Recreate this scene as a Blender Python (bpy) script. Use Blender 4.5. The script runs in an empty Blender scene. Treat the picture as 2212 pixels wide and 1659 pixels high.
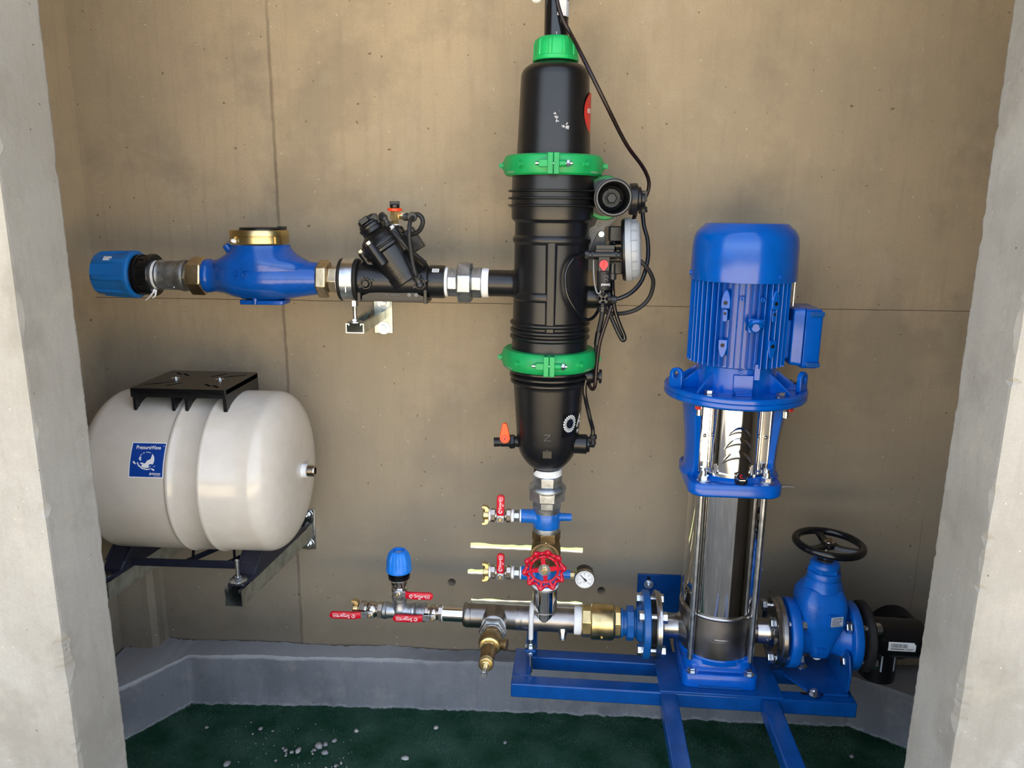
import bpy, bmesh, math, random
import numpy as np
from mathutils import Matrix, Vector
from math import sin, cos, tan, atan, atan2, sqrt, pi, radians as RAD
random.seed(7)
SC = bpy.context.scene
COL = SC.collection

# ------------------------------------------------------------------ camera
FPX, PITCH, YAW, ROLL = 1640.0, RAD(12.8), RAD(2.8), RAD(.6)
CAMP = Vector((0, -1.9, 1.353))
CR = Matrix.Rotation(YAW, 3, 'Z') @ Matrix.Rotation(pi/2 - PITCH, 3, 'X') @ Matrix.Rotation(ROLL, 3, 'Z')
cd = bpy.data.cameras.new('camera'); cam = bpy.data.objects.new('camera', cd); COL.objects.link(cam)
cam.matrix_world = Matrix.Translation(CAMP) @ CR.to_4x4()
cd.sensor_width = 36; cd.sensor_fit = 'HORIZONTAL'; cd.lens = 36*FPX/2212; cd.clip_start = .02; cd.clip_end = 200
SC.camera = cam

# ------------------------------------------------------------------ sky, sun, exposure
wd = bpy.data.worlds.new('sky'); SC.world = wd; wd.use_nodes = True
wn = wd.node_tree; wn.nodes.clear()
sky = wn.nodes.new('ShaderNodeTexSky'); sky.sky_type = 'NISHITA'; sky.sun_disc = False
sky.sun_elevation = RAD(62); sky.sun_rotation = RAD(0); sky.dust_density = 2.0; sky.air_density = 1.0
hs = wn.nodes.new('ShaderNodeHueSaturation'); hs.inputs['Saturation'].default_value = .55
bg = wn.nodes.new('ShaderNodeBackground'); bg.inputs['Strength'].default_value = .40
wo = wn.nodes.new('ShaderNodeOutputWorld')
wn.links.new(sky.outputs[0], hs.inputs['Color']); wn.links.new(hs.outputs[0], bg.inputs[0]); wn.links.new(bg.outputs[0], wo.inputs[0])
sl = bpy.data.lights.new('sun', 'SUN'); sl.energy = 13.0; sl.angle = RAD(.6); sl.color = (1, .93, .82)
so = bpy.data.objects.new('sun', sl); COL.objects.link(so)
so.rotation_euler = Vector((-.12, -.75, -1.42)).to_track_quat('-Z', 'Y').to_euler()   # from behind the chamber, high up
SC.view_settings.view_transform = 'Standard'; SC.view_settings.look = 'None'
SC.view_settings.exposure = .9; SC.view_settings.gamma = 1; SC.view_settings.use_curve_mapping = False

# ------------------------------------------------------------------ measuring helpers: a pixel seen at a given depth -> a point in the room
def ray(u, v): return CR @ Vector(((u-1106)/FPX, -(v-829.5)/FPX, -1))
def P(u, v, Y): d = ray(u, v); return CAMP + d*((Y-CAMP.y)/d.y)
def PZ(u, v, z): d = ray(u, v); return CAMP + d*((z-CAMP.z)/d.z)
def mpp(p): return -(CR.transposed() @ (Vector(p)-CAMP)).z/FPX
ANG = atan(.033); CA, SA = cos(ANG), sin(ANG)
ASM = Matrix.Translation((0, -.22, 0)) @ Matrix.Rotation(-ANG, 4, 'Z')     # pump assembly axes, turned a little against the wall
AI = ASM.inverted()
def PA(u, v, yp=0):
    d = ray(u, v); t = ((-.22+yp/CA) - CAMP.y - .033*CAMP.x)/(d.y+.033*d.x); return AI @ (CAMP+d*t)
def A(x, y, z): return ASM @ Vector((x, y, z))

# ------------------------------------------------------------------ mesh building
def frame(o, z=(0, 0, 1), x=None):
    z = Vector(z).normalized()
    if x is None: x = Vector((1, 0, 0)) if abs(z.x) < .9 else Vector((0, -1, 0))
    x = Vector(x); x = (x - z*x.dot(z)).normalized(); y = z.cross(x)
    m = Matrix((x, y, z)).transposed().to_4x4(); m.translation = Vector(o); return m
I4 = Matrix.Identity(4)
class MB:
    def __init__(s, M=None): s.v = []; s.f = []; s.M = M or I4
    def add(s, vs, fs, M=None):
        M = s.M @ M if M is not None else s.M
        n = len(s.v); s.v += [M @ Vector(p) for p in vs]; s.f += [[i+n for i in q] for q in fs]; return s
    def loft(s, rings, M=None, cap=(True, True), closed=True, loop=False):
        n = len(rings[0]); vs = [p for r in rings for p in r]; fs = []
        m = len(rings)
        for j in range(m if loop else m-1):
            for i in range(n if closed else n-1):
                a, b = j*n+i, j*n+(i+1) % n; c, d = ((j+1) % m)*n+(i+1) % n, ((j+1) % m)*n+i
                fs.append([a, b, c, d])
        if not loop and closed:
            if cap[0]: fs.append(list(range(n))[::-1])
            if cap[1]: fs.append([(m-1)*n+i for i in range(n)])
        return s.add(vs, fs, M)
    def lathe(s, prof, M=None, seg=48, cap=(True, True), a0=0, loop=False):
        rings = []
        for t, r in prof: rings.append([(max(r, 1e-5)*cos(a0+2*pi*i/seg), max(r, 1e-5)*sin(a0+2*pi*i/seg), t) for i in range(seg)])
        return s.loft(rings, M, cap, loop=loop)
    def cyl(s, r, h, M=None, seg=32, ch=0, z0=0):
        if ch: return s.lathe([(z0, r-ch), (z0+ch, r), (z0+h-ch, r), (z0+h, r-ch)], M, seg)
        return s.lathe([(z0, r), (z0+h, r)], M, seg)
    def tubewall(s, ro, ri, h, M=None, seg=48, z0=0, ch=0):
        c = ch or min(.0008, (ro-ri)*.25, h*.2)
        return s.lathe([(z0, ri+c), (z0, ro-c), (z0+c, ro), (z0+h-c, ro), (z0+h, ro-c), (z0+h, ri+c), (z0+h-c, ri), (z0+c, ri)], M, seg, loop=True)
    def hexa(s, r, h, M=None, z0=0, seg=6, a0=0, ch=.12):
        c = min(r*ch, h*.3)
        return s.lathe([(z0, r*.9), (z0+c, r), (z0+h-c, r), (z0+h, r*.9)], M, seg, a0=a0)
    def box(s, sz, M=None, c=(0, 0, 0)):
        x, y, z = sz[0]/2, sz[1]/2, sz[2]/2
        vs = [(c[0]+i*x, c[1]+j*y, c[2]+k*z) for i in (-1, 1) for j in (-1, 1) for k in (-1, 1)]
        return s.add(vs, [[0, 1, 3, 2], [4, 6, 7, 5], [0, 4, 5, 1], [2, 3, 7, 6], [0, 2, 6, 4], [1, 5, 7, 3]], M)
    def prism(s, poly, h, M=None, z0=0):
        return s.loft([[(x, y, z0) for x, y in poly], [(x, y, z0+h) for x, y in poly]], M)
    def tube(s, pts, r, seg=12, M=None, sm=6, closed=False, cap=True):
        pts = [Vector(p) for p in pts]
        if sm > 1 and len(pts) > 2: pts = spline(pts, sm, closed)
        n = len(pts); rings = []; up = None
        for i, p in enumerate(pts):
            if closed: t = (pts[(i+1) % n]-pts[i-1])
            else: t = pts[min(i+1, n-1)]-pts[max(i-1, 0)]
            t.normalize()
            if up is None:
                up = Vector((0, 0, 1)) if abs(t.z) < .8 else Vector((0, 1, 0))
            up = (up - t*up.dot(t)).normalized(); b = t.cross(up)
            rr = r(i/(n-1)) if callable(r) else r
            rings.append([p+up*rr*cos(2*pi*k/seg)+b*rr*sin(2*pi*k/seg) for k in range(seg)])
        return s.loft(rings, M, cap=(cap, cap), loop=closed)
    def torus(s, R, r, M=None, seg=48, rs=12, sz=1.0):
        rings = [[((R+r*cos(2*pi*k/rs))*cos(2*pi*i/seg), (R+r*cos(2*pi*k/rs))*sin(2*pi*i/seg), sz*r*sin(2*pi*k/rs)) for k in range(rs)] for i in range(seg)]
        return s.loft(rings, M, loop=True)
    def sphere(s, r, M=None, seg=20, n=10, sc=(1, 1, 1)):
        rings = []
        for j in range(n+1):
            th = pi*j/n; rings.append([(sc[0]*max(r*sin(th), 1e-5)*cos(2*pi*i/seg), sc[1]*max(r*sin(th), 1e-5)*sin(2*pi*i/seg), -sc[2]*r*cos(th)) for i in range(seg)])
        return s.loft(rings, M)
    def build(s, name, mat, parent=None, bevel=0, ang=34, smooth=True, bseg=2):
        me = bpy.data.meshes.new(name); o = bpy.data.objects.new(name, me)
        off = Vector(WL[parent.name]) if parent else Vector((0, 0, 0))
        if parent is None:
            off = sum(s.v, Vector())/max(1, len(s.v)); o.location = off
        me.from_pydata([tuple(v-off) for v in s.v], [], s.f); me.update()
        bm = bmesh.new(); bm.from_mesh(me); bmesh.ops.recalc_face_normals(bm, faces=bm.faces); bm.to_mesh(me); bm.free()
        if smooth:
            me.polygons.foreach_set('use_smooth', [True]*len(me.polygons)); me.set_sharp_from_angle(angle=RAD(ang))
        me.materials.append(mat if not isinstance(mat, str) else M_[mat])
        COL.objects.link(o)
        if parent: o.parent = parent
        WL[o.name] = off
        if bevel:
            b = o.modifiers.new('edge', 'BEVEL'); b.width = bevel; b.segments = bseg; b.limit_method = 'ANGLE'; b.angle_limit = RAD(40); b.harden_normals = False
        return o
WL = {}
M_ = {}
def spline(pts, k, closed=False):
    out = []; n = len(pts)
    for i in range(n if closed else n-1):
        if closed: p0, p1, p2, p3 = pts[i-1], pts[i], pts[(i+1) % n], pts[(i+2) % n]
        else: p0, p1, p2, p3 = pts[max(i-1, 0)], pts[i], pts[i+1], pts[min(i+2, n-1)]
        for j in range(k):
            t = j/k; t2 = t*t; t3 = t2*t
            out.append(.5*((2*p1)+(p2-p0)*t+(2*p0-5*p1+4*p2-p3)*t2+(3*p1-p0-3*p2+p3)*t3))
    if not closed: out.append(pts[-1])
    return out
def tag(o, label, cat, group=None, kind=None):
    if label: o['label'] = label
    if cat: o['category'] = cat
    if group: o['group'] = group
    if kind: o['kind'] = kind
    return o
def thing(name, loc, label, cat, group=None):
    o = bpy.data.objects.new(name, None); COL.objects.link(o); o.location = loc; o.empty_display_size = .02
    WL[o.name] = Vector(loc); return tag(o, label, cat, group)
def text_mb(s, size, mapper, extrude=0, bold=0, align='CENTER', sx=1.0):
    cu = bpy.data.curves.new('t', 'FONT'); cu.body = s; cu.size = size; cu.align_x = align; cu.align_y = 'CENTER'; cu.extrude = extrude; cu.offset = bold; cu.resolution_u = 3
    to = bpy.data.objects.new('t', cu); COL.objects.link(to)
    dg = bpy.context.evaluated_depsgraph_get(); me = bpy.data.meshes.new_from_object(to.evaluated_get(dg))
    mb = MB(); mb.v = [Vector(mapper(v.co.x*sx, v.co.y, v.co.z)) for v in me.vertices]; mb.f = [list(p.vertices) for p in me.polygons]
    bpy.data.objects.remove(to); bpy.data.curves.remove(cu); bpy.data.meshes.remove(me); return mb
def flatmap(M): return lambda x, y, z=0: M @ Vector((x, y, z))
def patch(mapper, w, h, nx=12, ny=4, z=0, c=(0, 0)):
    mb = MB(); mb.loft([[mapper(c[0]+w*(i/nx-.5), c[1]+h*(j/ny-.5), z) for i in range(nx+1)] for j in range(ny+1)], closed=False); return mb
def rrect(w, h, r, n=5):
    pts = []
    for cx, cy, a in ((w/2-r, h/2-r, 0), (-w/2+r, h/2-r, pi/2), (-w/2+r, -h/2+r, pi), (w/2-r, -h/2+r, 3*pi/2)):
        pts += [(cx+r*cos(a+pi/2*i/n), cy+r*sin(a+pi/2*i/n)) for i in range(n+1)]
    return pts
class Line:
    """a straight pipe axis seen between two picture points on the plane Y=const; stations are given in pixels along it"""
    def __init__(s, u0, v0, u1, v1, Y, by='u', snap=None):
        s.a = (u0, v0); s.b = (u1, v1); s.Y = Y; s.by = by
        s.A = P(u0, v0, Y); s.B = P(u1, v1, Y)
        if snap == 'v': s.B.x = s.A.x = (s.A.x+s.B.x)/2
        if snap == 'h': s.B.z = s.A.z = (s.A.z+s.B.z)/2
        s.d = (s.B-s.A).normalized()
    def t(s, q):
        if s.by == 'u': v = s.a[1]+(q-s.a[0])*(s.b[1]-s.a[1])/(s.b[0]-s.a[0]); p = P(q, v, s.Y); 
        else: u = s.a[0]+(q-s.a[1])*(s.b[0]-s.a[0])/(s.b[1]-s.a[1]); p = P(u, q, s.Y)
        return (p-s.A).dot(s.d)
    def pt(s, q): return s.A+s.d*s.t(q)
    def m(s, q): return mpp(s.pt(q))
    def F(s, q, x=None): return frame(s.pt(q), s.d, x if x is not None else (0, -1, 0))
    def prof(s, q0, lst): t0 = s.t(q0); return [(s.t(q)-t0, r*s.m(q)) for q, r in lst]
# ------------------------------------------------------------------ materials
def lin(h):
    if isinstance(h, str): h = tuple(int(h[i:i+2], 16)/255 for i in (0, 2, 4))
    return tuple(c/12.92 if c <= .04045 else ((c+.055)/1.055)**2.4 for c in h)+(1,)
def mat(name, col, rough=.5, metal=0, var=.06, vs=30, bump=0, bs=200, spec=.5, coat=0, col2=None, rvar=0, stretch=None):
    m = bpy.data.materials.new(name); m.use_nodes = True; nt = m.node_tree; N = nt.nodes; b = N['Principled BSDF']
    b.inputs['Roughness'].default_value = rough; b.inputs['Metallic'].default_value = metal
    b.inputs['Specular IOR Level'].default_value = spec; b.inputs['Coat Weight'].default_value = coat; b.inputs['Coat Roughness'].default_value = .08
    tc = N.new('ShaderNodeTexCoord'); src = tc.outputs['Object']
    if stretch:
        mp = N.new('ShaderNodeMapping'); mp.inputs['Scale'].default_value = stretch; nt.links.new(src, mp.inputs[0]); src = mp.outputs[0]
    no = N.new('ShaderNodeTexNoise'); no.inputs['Scale'].default_value = vs; no.inputs['Detail'].default_value = 4; nt.links.new(src, no.inputs['Vector'])
    cr = N.new('ShaderNodeValToRGB'); c = lin(col); c2 = lin(col2) if col2 else tuple(min(1, x*(1+var*2)) for x in c[:3])+(1,)
    c1 = c if col2 else tuple(x*(1-var*2) for x in c[:3])+(1,)
    cr.color_ramp.elements[0].color = c1; cr.color_ramp.elements[0].position = .35; cr.color_ramp.elements[1].color = c2; cr.color_ramp.elements[1].position = .65
    nt.links.new(no.outputs[0], cr.inputs[0]); nt.links.new(cr.outputs[0], b.inputs['Base Color'])
    if rvar:
        mr = N.new('ShaderNodeMapRange'); mr.inputs['To Min'].default_value = max(.02, rough-rvar); mr.inputs['To Max'].default_value = rough+rvar
        nt.links.new(no.outputs[0], mr.inputs[0]); nt.links.new(mr.outputs[0], b.inputs['Roughness'])
    if bump:
        n2 = N.new('ShaderNodeTexNoise'); n2.inputs['Scale'].default_value = bs; n2.inputs['Detail'].default_value = 3; nt.links.new(src, n2.inputs['Vector'])
        bp = N.new('ShaderNodeBump'); bp.inputs['Strength'].default_value = bump; bp.inputs['Distance'].default_value = .002
        nt.links.new(n2.outputs[0], bp.inputs['Height']); nt.links.new(bp.outputs[0], b.inputs['Normal'])
    M_[name] = m; return m
mat('blue_paint', '0055b6', .17, var=.03, bump=.03, bs=150)
mat('blue_frame', '04478e', .24, var=.05, bump=.04, bs=120)
mat('blue_cast', '065cb8', .28, var=.04, bump=.22, bs=260)
mat('blue_meter', '084ea8', .16, var=.04, bump=.12, bs=220)
mat('blue_light', '07559a', .38, var=.06, bump=.16, bs=160, coat=.1)
mat('blue_tee', '0d64bc', .3, var=.08, vs=60, bump=.3, bs=90, coat=.2)
mat('blue_plastic', '0f6fc0', .42, var=.03)
mat('blue_plastic_pale', '1580e8', .4, var=.03)
mat('black_plastic', '131417', .31, var=.08, bump=.06, bs=400)
mat('black_gloss', '101114', .2, var=.05)
mat('black_matte', '1c1c1e', .55, var=.1, bump=.1, bs=300)
mat('black_pipe', '141417', .3, var=.1)
mat('black_deep', '08080a', .5)
mat('rubber', '141414', .6, var=.1)
mat('navy_plastic', '161a2c', .42, var=.05)
mat('green_plastic', '0f9c55', .42, var=.05, bump=.05, bs=90)
mat('green_bright', '16ae5c', .42, var=.05, bump=.04)
mat('brass', 'd6c08a', .3, 1, var=.12, vs=25, bump=.05, bs=120, rvar=.08)
mat('brass_raw', 'c9b898', .34, 1, var=.12, vs=30, bump=.1, bs=180, rvar=.08)
mat('bronze', '937c56', .5, 1, var=.15, vs=25, bump=.22, bs=160)
mat('galv', 'b4b9bd', .42, 1, var=.14, vs=45, bump=.22, bs=110, rvar=.1)
mat('galv_dark', 'a2a6a9', .5, 1, var=.14, vs=45, bump=.25, bs=140, rvar=.1)
mat('zinc', 'd6dbe0', .24, 1, var=.08, vs=60, bump=.03, rvar=.06)
mat('zinc_channel', 'b9c0bd', .34, 1, var=.12, vs=30, bump=.04, rvar=.08)
mat('steel', 'b9b6b4', .24, 1, var=.06, vs=12, bump=.02, rvar=.07, stretch=(1, 1, 6))
mat('steel_dull', '9b9692', .34, 1, var=.12, vs=14, bump=.06, bs=60, rvar=.1)
mat('chrome', 'd8d4cf', .06, 1, var=.03, vs=10, bump=0)
mat('nickel', 'c2b9ad', .2, 1, var=.06, bump=.03)
mat('tape', 'eef0f2', .7, var=.04, bump=.3, bs=160)
mat('white_plastic', 'e8e8e6', .45, var=.03)
mat('white_print', 'eceff2', .5, var=.01)
mat('grey_plastic', '8a8d90', .42, var=.04)
mat('grey_plate', '6f6f70', .5, var=.06, bump=.05)
mat('grey_cap', 'a9b0b8', .36, var=.03)
mat('red_grip', 'd3122b', .36, var=.04)
mat('red_paint', 'c8102c', .25, var=.05, bump=.12, bs=120, coat=.3)
mat('red_plastic', 'e23b47', .4, var=.03)
mat('red_sticker', 'd02a25', .4, var=.02)
mat('orange_plastic', 'ff5a1e', .4, var=.03)
mat('orange_ring', 'f2441f', .35, var=.03)
mat('tank_paint', 'd6d0c6', .22, var=.015, bump=.06, bs=240, coat=.4)
mat('sticker_blue', '0a3f9c', .35, var=.02)
mat('sticker_grey', 'b9c4d4', .4, var=.02)
mat('print_black', '202226', .5, var=.02)
mat('cable_dark', '1c0e10', .34, var=.2, vs=120)
mat('dust', 'a9abb0', .8, var=.1, vs=200)
mat('emboss', '0d0d10', .5)
mat('lock_ring', '26282a', .3, var=.1)
mat('stone', '8d8a8c', .85, var=.2, vs=40, bump=.4, bs=120)
mat('stone_pale', 'a5a29e', .85, var=.2, vs=40, bump=.4, bs=120)

def concrete(name, ca, cb, cdark, seam=False, scale=1.0, pits=.5, low_grey=None, rough=.85, smear=False):
    m = bpy.data.materials.new(name); m.use_nodes = True; nt = m.node_tree; N = nt.nodes; L = nt.links.new; b = N['Principled BSDF']
    b.inputs['Roughness'].default_value = rough; b.inputs['Specular IOR Level'].default_value = .3
    g = N.new('ShaderNodeNewGeometry'); pos = g.outputs['Position']
    def noise(sc, det=5, rg=.6, st=None):
        n = N.new('ShaderNodeTexNoise'); n.inputs['Scale'].default_value = sc*scale; n.inputs['Detail'].default_value = det; n.inputs['Roughness'].default_value = rg
        if st:
            mp = N.new('ShaderNodeMapping'); mp.inputs['Scale'].default_value = st; L(pos, mp.inputs[0]); L(mp.outputs[0], n.inputs['Vector'])
        else: L(pos, n.inputs['Vector'])
        return n.outputs[0]
    def ramp(x, p0, p1, v0=0, v1=1):
        r = N.new('ShaderNodeMapRange'); r.inputs['From Min'].default_value = p0; r.inputs['From Max'].default_value = p1; r.inputs['To Min'].default_value = v0; r.inputs['To Max'].default_value = v1; L(x, r.inputs[0]); return r.outputs[0]
    def mix(f, a, c, mode='MIX'):
        x = N.new('ShaderNodeMix'); x.data_type = 'RGBA'; x.blend_type = mode
        if isinstance(f, (int, float)): x.inputs[0].default_value = f
        else: L(f, x.inputs[0])
        for s, val in ((6, a), (7, c)):
            if isinstance(val, tuple): x.inputs[s].default_value = val
            else: L(val, x.inputs[s])
        return x.outputs[2]
    def mth(op, a, c=0):
        x = N.new('ShaderNodeMath'); x.operation = op
        for s, val in ((0, a), (1, c)):
            if isinstance(val, (int, float)): x.inputs[s].default_value = val
            else: L(val, x.inputs[s])
        return x.outputs[0]
    col = mix(ramp(noise(1.6, 6, .6), .36, .64), lin(ca), lin(cb))
    col = mix(mth('MULTIPLY', ramp(noise(5, 6, .65), .5, .75), .45), col, lin(cdark))
    col = mix(mth('MULTIPLY', ramp(noise(2.6, 8, .6), .53, .60), .42), col, lin(cdark))
    col = mix(mth('MULTIPLY', ramp(noise(3.4, 8, .55, (1, 1, .7)), .57, .66), .35), col, lin(ca))
    col = mix(mth('MULTIPLY', ramp(noise(9, 4, .6, (6, 6, .5)), .5, .8), .3), col, lin(cdark))       # vertical formwork streaks
    col = mix(mth('MULTIPLY', ramp(noise(7, 3, .7), .55, .75), .22), col, lin('c9c0ae'))
    sep = N.new('ShaderNodeSeparateXYZ'); L(pos, sep.inputs[0])
    if low_grey:
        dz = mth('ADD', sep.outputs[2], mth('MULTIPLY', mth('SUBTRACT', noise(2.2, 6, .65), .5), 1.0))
        col = mix(ramp(dz, low_grey[1], low_grey[2], low_grey[3], 0), col, lin(low_grey[0]))  # wall turns greyer towards the bottom, edge broken up by noise
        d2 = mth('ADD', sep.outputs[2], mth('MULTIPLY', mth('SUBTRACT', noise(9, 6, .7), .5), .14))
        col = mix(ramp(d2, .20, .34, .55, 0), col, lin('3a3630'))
    if smear:      # paler cement smeared along the left part of the kerb top
        e1 = mth('ADD', sep.outputs[2], mth('MULTIPLY', mth('SUBTRACT', noise(14, 5, .65), .5), .012)); e2 = mth('ADD', sep.outputs[0], mth('MULTIPLY', mth('SUBTRACT', noise(5, 5, .65), .5), .5))
        col = mix(mth('MULTIPLY', ramp(e1, .1445, .151, 0, .7), ramp(e2, -.45, -.2, 1, .15)), col, lin('b9babd'))
        col = mix(mth('MULTIPLY', ramp(mth('ADD', sep.outputs[2], mth('MULTIPLY', mth('SUBTRACT', noise(40, 4, .7), .5), .03)), .008, .016, 1, 0), .5), col, lin('b0b2b4'))
    fine = noise(220, 3, .6); col = mix(ramp(fine, .3, .7, 0, .25), col, lin(cdark))
    vo = N.new('ShaderNodeTexVoronoi'); vo.inputs['Scale'].default_value = 34*scale; vo.inputs['Randomness'].default_value = 1
    nv = N.new('ShaderNodeTexNoise'); nv.inputs['Scale'].default_value = 90*scale; nv.inputs['Detail'].default_value = 2; L(pos, nv.inputs['Vector'])
    va_ = N.new('ShaderNodeVectorMath'); va_.operation = 'MULTIPLY_ADD'; L(nv.outputs['Color'], va_.inputs[0]); va_.inputs[1].default_value = (.016, .016, .008); L(pos, va_.inputs[2]); L(va_.outputs[0], vo.inputs['Vector'])
    wc = N.new('ShaderNodeTexWhiteNoise'); L(vo.outputs['Color'], wc.inputs['Vector'])
    pr = mth('MULTIPLY', mth('SUBTRACT', wc.outputs[0], 1-pits), .10/pits)
    wob = mth('ADD', vo.outputs['Distance'], mth('MULTIPLY', mth('SUBTRACT', noise(150, 2), .5), .16))
    pit = mth('GREATER_THAN', pr, wob)
    col = mix(mth('MULTIPLY', pit, .75), col, lin('4a4032'))
    vw = N.new('ShaderNodeTexVoronoi'); vw.inputs['Scale'].default_value = 26*scale; L(pos, vw.inputs['Vector'])
    spk = mth('LESS_THAN', vw.outputs['Distance'], .05); col = mix(mth('MULTIPLY', spk, .5), col, lin('d8d0c0'))
    h = mth('ADD', mth('MULTIPLY', noise(60, 5, .65), .5), mth('MULTIPLY', noise(8, 4, .6), .8))
    h = mth('SUBTRACT', h, mth('MULTIPLY', pit, .9))
    if seam:
        w1 = mth('MULTIPLY', mth('SUBTRACT', noise(12, 3), .5), .004)
        s1 = mth('LESS_THAN', mth('ABSOLUTE', mth('SUBTRACT', mth('ADD', sep.outputs[2], w1), 1.127)), .0009)
        w2 = mth('MULTIPLY', mth('SUBTRACT', noise(9, 4, .7), .5), .012)
        dx = mth('SUBTRACT', mth('ADD', sep.outputs[0], w2), -.679)
        s2 = mth('MULTIPLY', ramp(mth('ABSOLUTE', dx), .0018, .0055, 1, 0), ramp(noise(5, 4), .3, .6, .35, 1))
        s3 = mth('MULTIPLY', mth('LESS_THAN', mth('ABSOLUTE', mth('ADD', dx, -1.66)), .0012), ramp(sep.outputs[2], .55, .62, 1, 0))
        side = mth('MULTIPLY', mth('GREATER_THAN', dx, 0), .10); col = mix(side, col, lin('c2ab80'))
        ss = mth('MAXIMUM', mth('MULTIPLY', s1, .8), mth('MAXIMUM', mth('MULTIPLY', s2, .5), mth('MULTIPLY', s3, .3)))
        col = mix(ss, col, lin('3d3122')); h = mth('SUBTRACT', h, mth('MULTIPLY', ss, 1.0))
    bp = N.new('ShaderNodeBump'); bp.inputs['Strength'].default_value = .35; bp.inputs['Distance'].default_value = .004; L(h, bp.inputs['Height']); L(bp.outputs[0], b.inputs['Normal'])
    L(col, b.inputs['Base Color']); M_[name] = m; return m
concrete('concrete_wall', 'b8a68a', 'a39680', '82786a', seam=True, pits=.8, low_grey=('8f887c', .40, 1.2, .8))
concrete('concrete_side', 'bcab8c', 'ab9c84', '8c806e', low_grey=('8f8a82', .45, 1.25, .7))
concrete('concrete_pillar', 'a9a8a3', '9a978f', '837f76', scale=1.6, pits=.35)
concrete('concrete_curb', '85878c', '76797f', '5f6268', scale=1.5, pits=.2, smear=True)
concrete('concrete_foot', '6c6558', '575146', '454038', scale=1.5, pits=.5)
concrete('ground_dark', '6a6862', '5e5c57', '504e4a', scale=.6, pits=.2)
concrete('concrete_floor', '77756f', '6a6862', '5c5a55', pits=.2)
concrete('ground_pale', 'd6c4a4', 'cbb894', 'b6a382', scale=.4, pits=.2)

def turf_material(name, a, b2):
    m = mat(name, a, .8, col2=b2, vs=9, bump=.8, bs=500, spec=.2)
    return m
turf_material('turf', '163d2b', '385648'); turf_material('turf_blade', '184a34', '486b59')
mat('grass', '4c7d1c', .8, col2='6f9e30', vs=14, bump=.6, bs=200)
# ------------------------------------------------------------------ the chamber: walls, ceiling, floor, kerb
def struct(mb, name, m, bevel=0, smooth=False):
    o = mb.build(name, m, None, bevel=bevel, smooth=smooth); o['kind'] = 'structure'; return o
def cut(o, cutters):
    for c in cutters:
        md = o.modifiers.new('cut', 'BOOLEAN'); md.operation = 'DIFFERENCE'; md.object = c; md.solver = 'EXACT'
    dg = bpy.context.evaluated_depsgraph_get(); me = bpy.data.meshes.new_from_object(o.evaluated_get(dg))
    o.modifiers.clear(); o.data = me
    for c in cutters: bpy.data.objects.remove(c)
XL, XR, YF, YO, ZT, ZO = -1.168, 1.2, -.78, -.905, 2.9, 2.75
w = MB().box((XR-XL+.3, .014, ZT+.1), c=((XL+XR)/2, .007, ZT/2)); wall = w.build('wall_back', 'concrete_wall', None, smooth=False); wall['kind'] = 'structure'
def rough_slot(x0, x1, z0, z1, z0r, z1r, j=.003):
    n = 16; top = []; bot = []
    for i in range(n+1):
        t = i/n; x = x0+(x1-x0)*t
        top.append((x, z1+(z1r-z1)*t+random.uniform(-j, j)*.8)); bot.append((x, z0+(z0r-z0)*t+random.uniform(-j, j)*.25))
    return MB().loft([[(x, y, z) for x, z in bot+top[::-1]] for y in (-.06, .09)]).build('cutter', 'tape', None)
cs = []
for a, b, c, d in (((1016, 1184), (1016, 1172), (1259, 1195), (1259, 1184)), ((1010, 1240), (1010, 1229), (1150, 1246), (1150, 1237)), ((1017, 1300), (1017, 1293), (1258, 1308), (1258, 1301))):
    a, b, c, d = [P(u, v, 0) for u, v in (a, b, c, d)]
    cs.append(rough_slot(a.x, c.x, a.z, b.z, c.z, d.z))
for u, v in ((976, 1258), (1299, 1276)):
    p = P(u, v, 0); cs.append(MB().lathe([(-.03, .0112), (.03, .0112)], frame((p.x, 0, p.z), (0, 1, 0)), 20).build('cutter', 'tape', None))
p = P(1922, 1352, 0); cs.append(MB().cyl(.062, .2, frame((p.x, -.1, p.z), (0, 1, 0)), 32).build('cutter', 'tape', None)); PIPEHOLE = p.copy()
cut(wall, cs)
for k_, (u, v) in enumerate(((976, 1258), (1299, 1276))):
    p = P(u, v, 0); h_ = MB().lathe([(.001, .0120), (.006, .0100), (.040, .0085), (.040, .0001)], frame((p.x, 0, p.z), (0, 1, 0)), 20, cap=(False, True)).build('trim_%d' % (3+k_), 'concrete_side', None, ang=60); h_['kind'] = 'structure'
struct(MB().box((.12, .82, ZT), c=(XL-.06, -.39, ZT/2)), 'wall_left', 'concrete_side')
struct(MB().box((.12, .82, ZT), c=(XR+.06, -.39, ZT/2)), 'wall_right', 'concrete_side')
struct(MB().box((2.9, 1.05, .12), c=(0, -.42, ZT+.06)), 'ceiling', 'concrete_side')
struct(MB().box((2.9, 1.05, .1), c=(0, -.42, -.05)), 'floor', 'concrete_floor')
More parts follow.
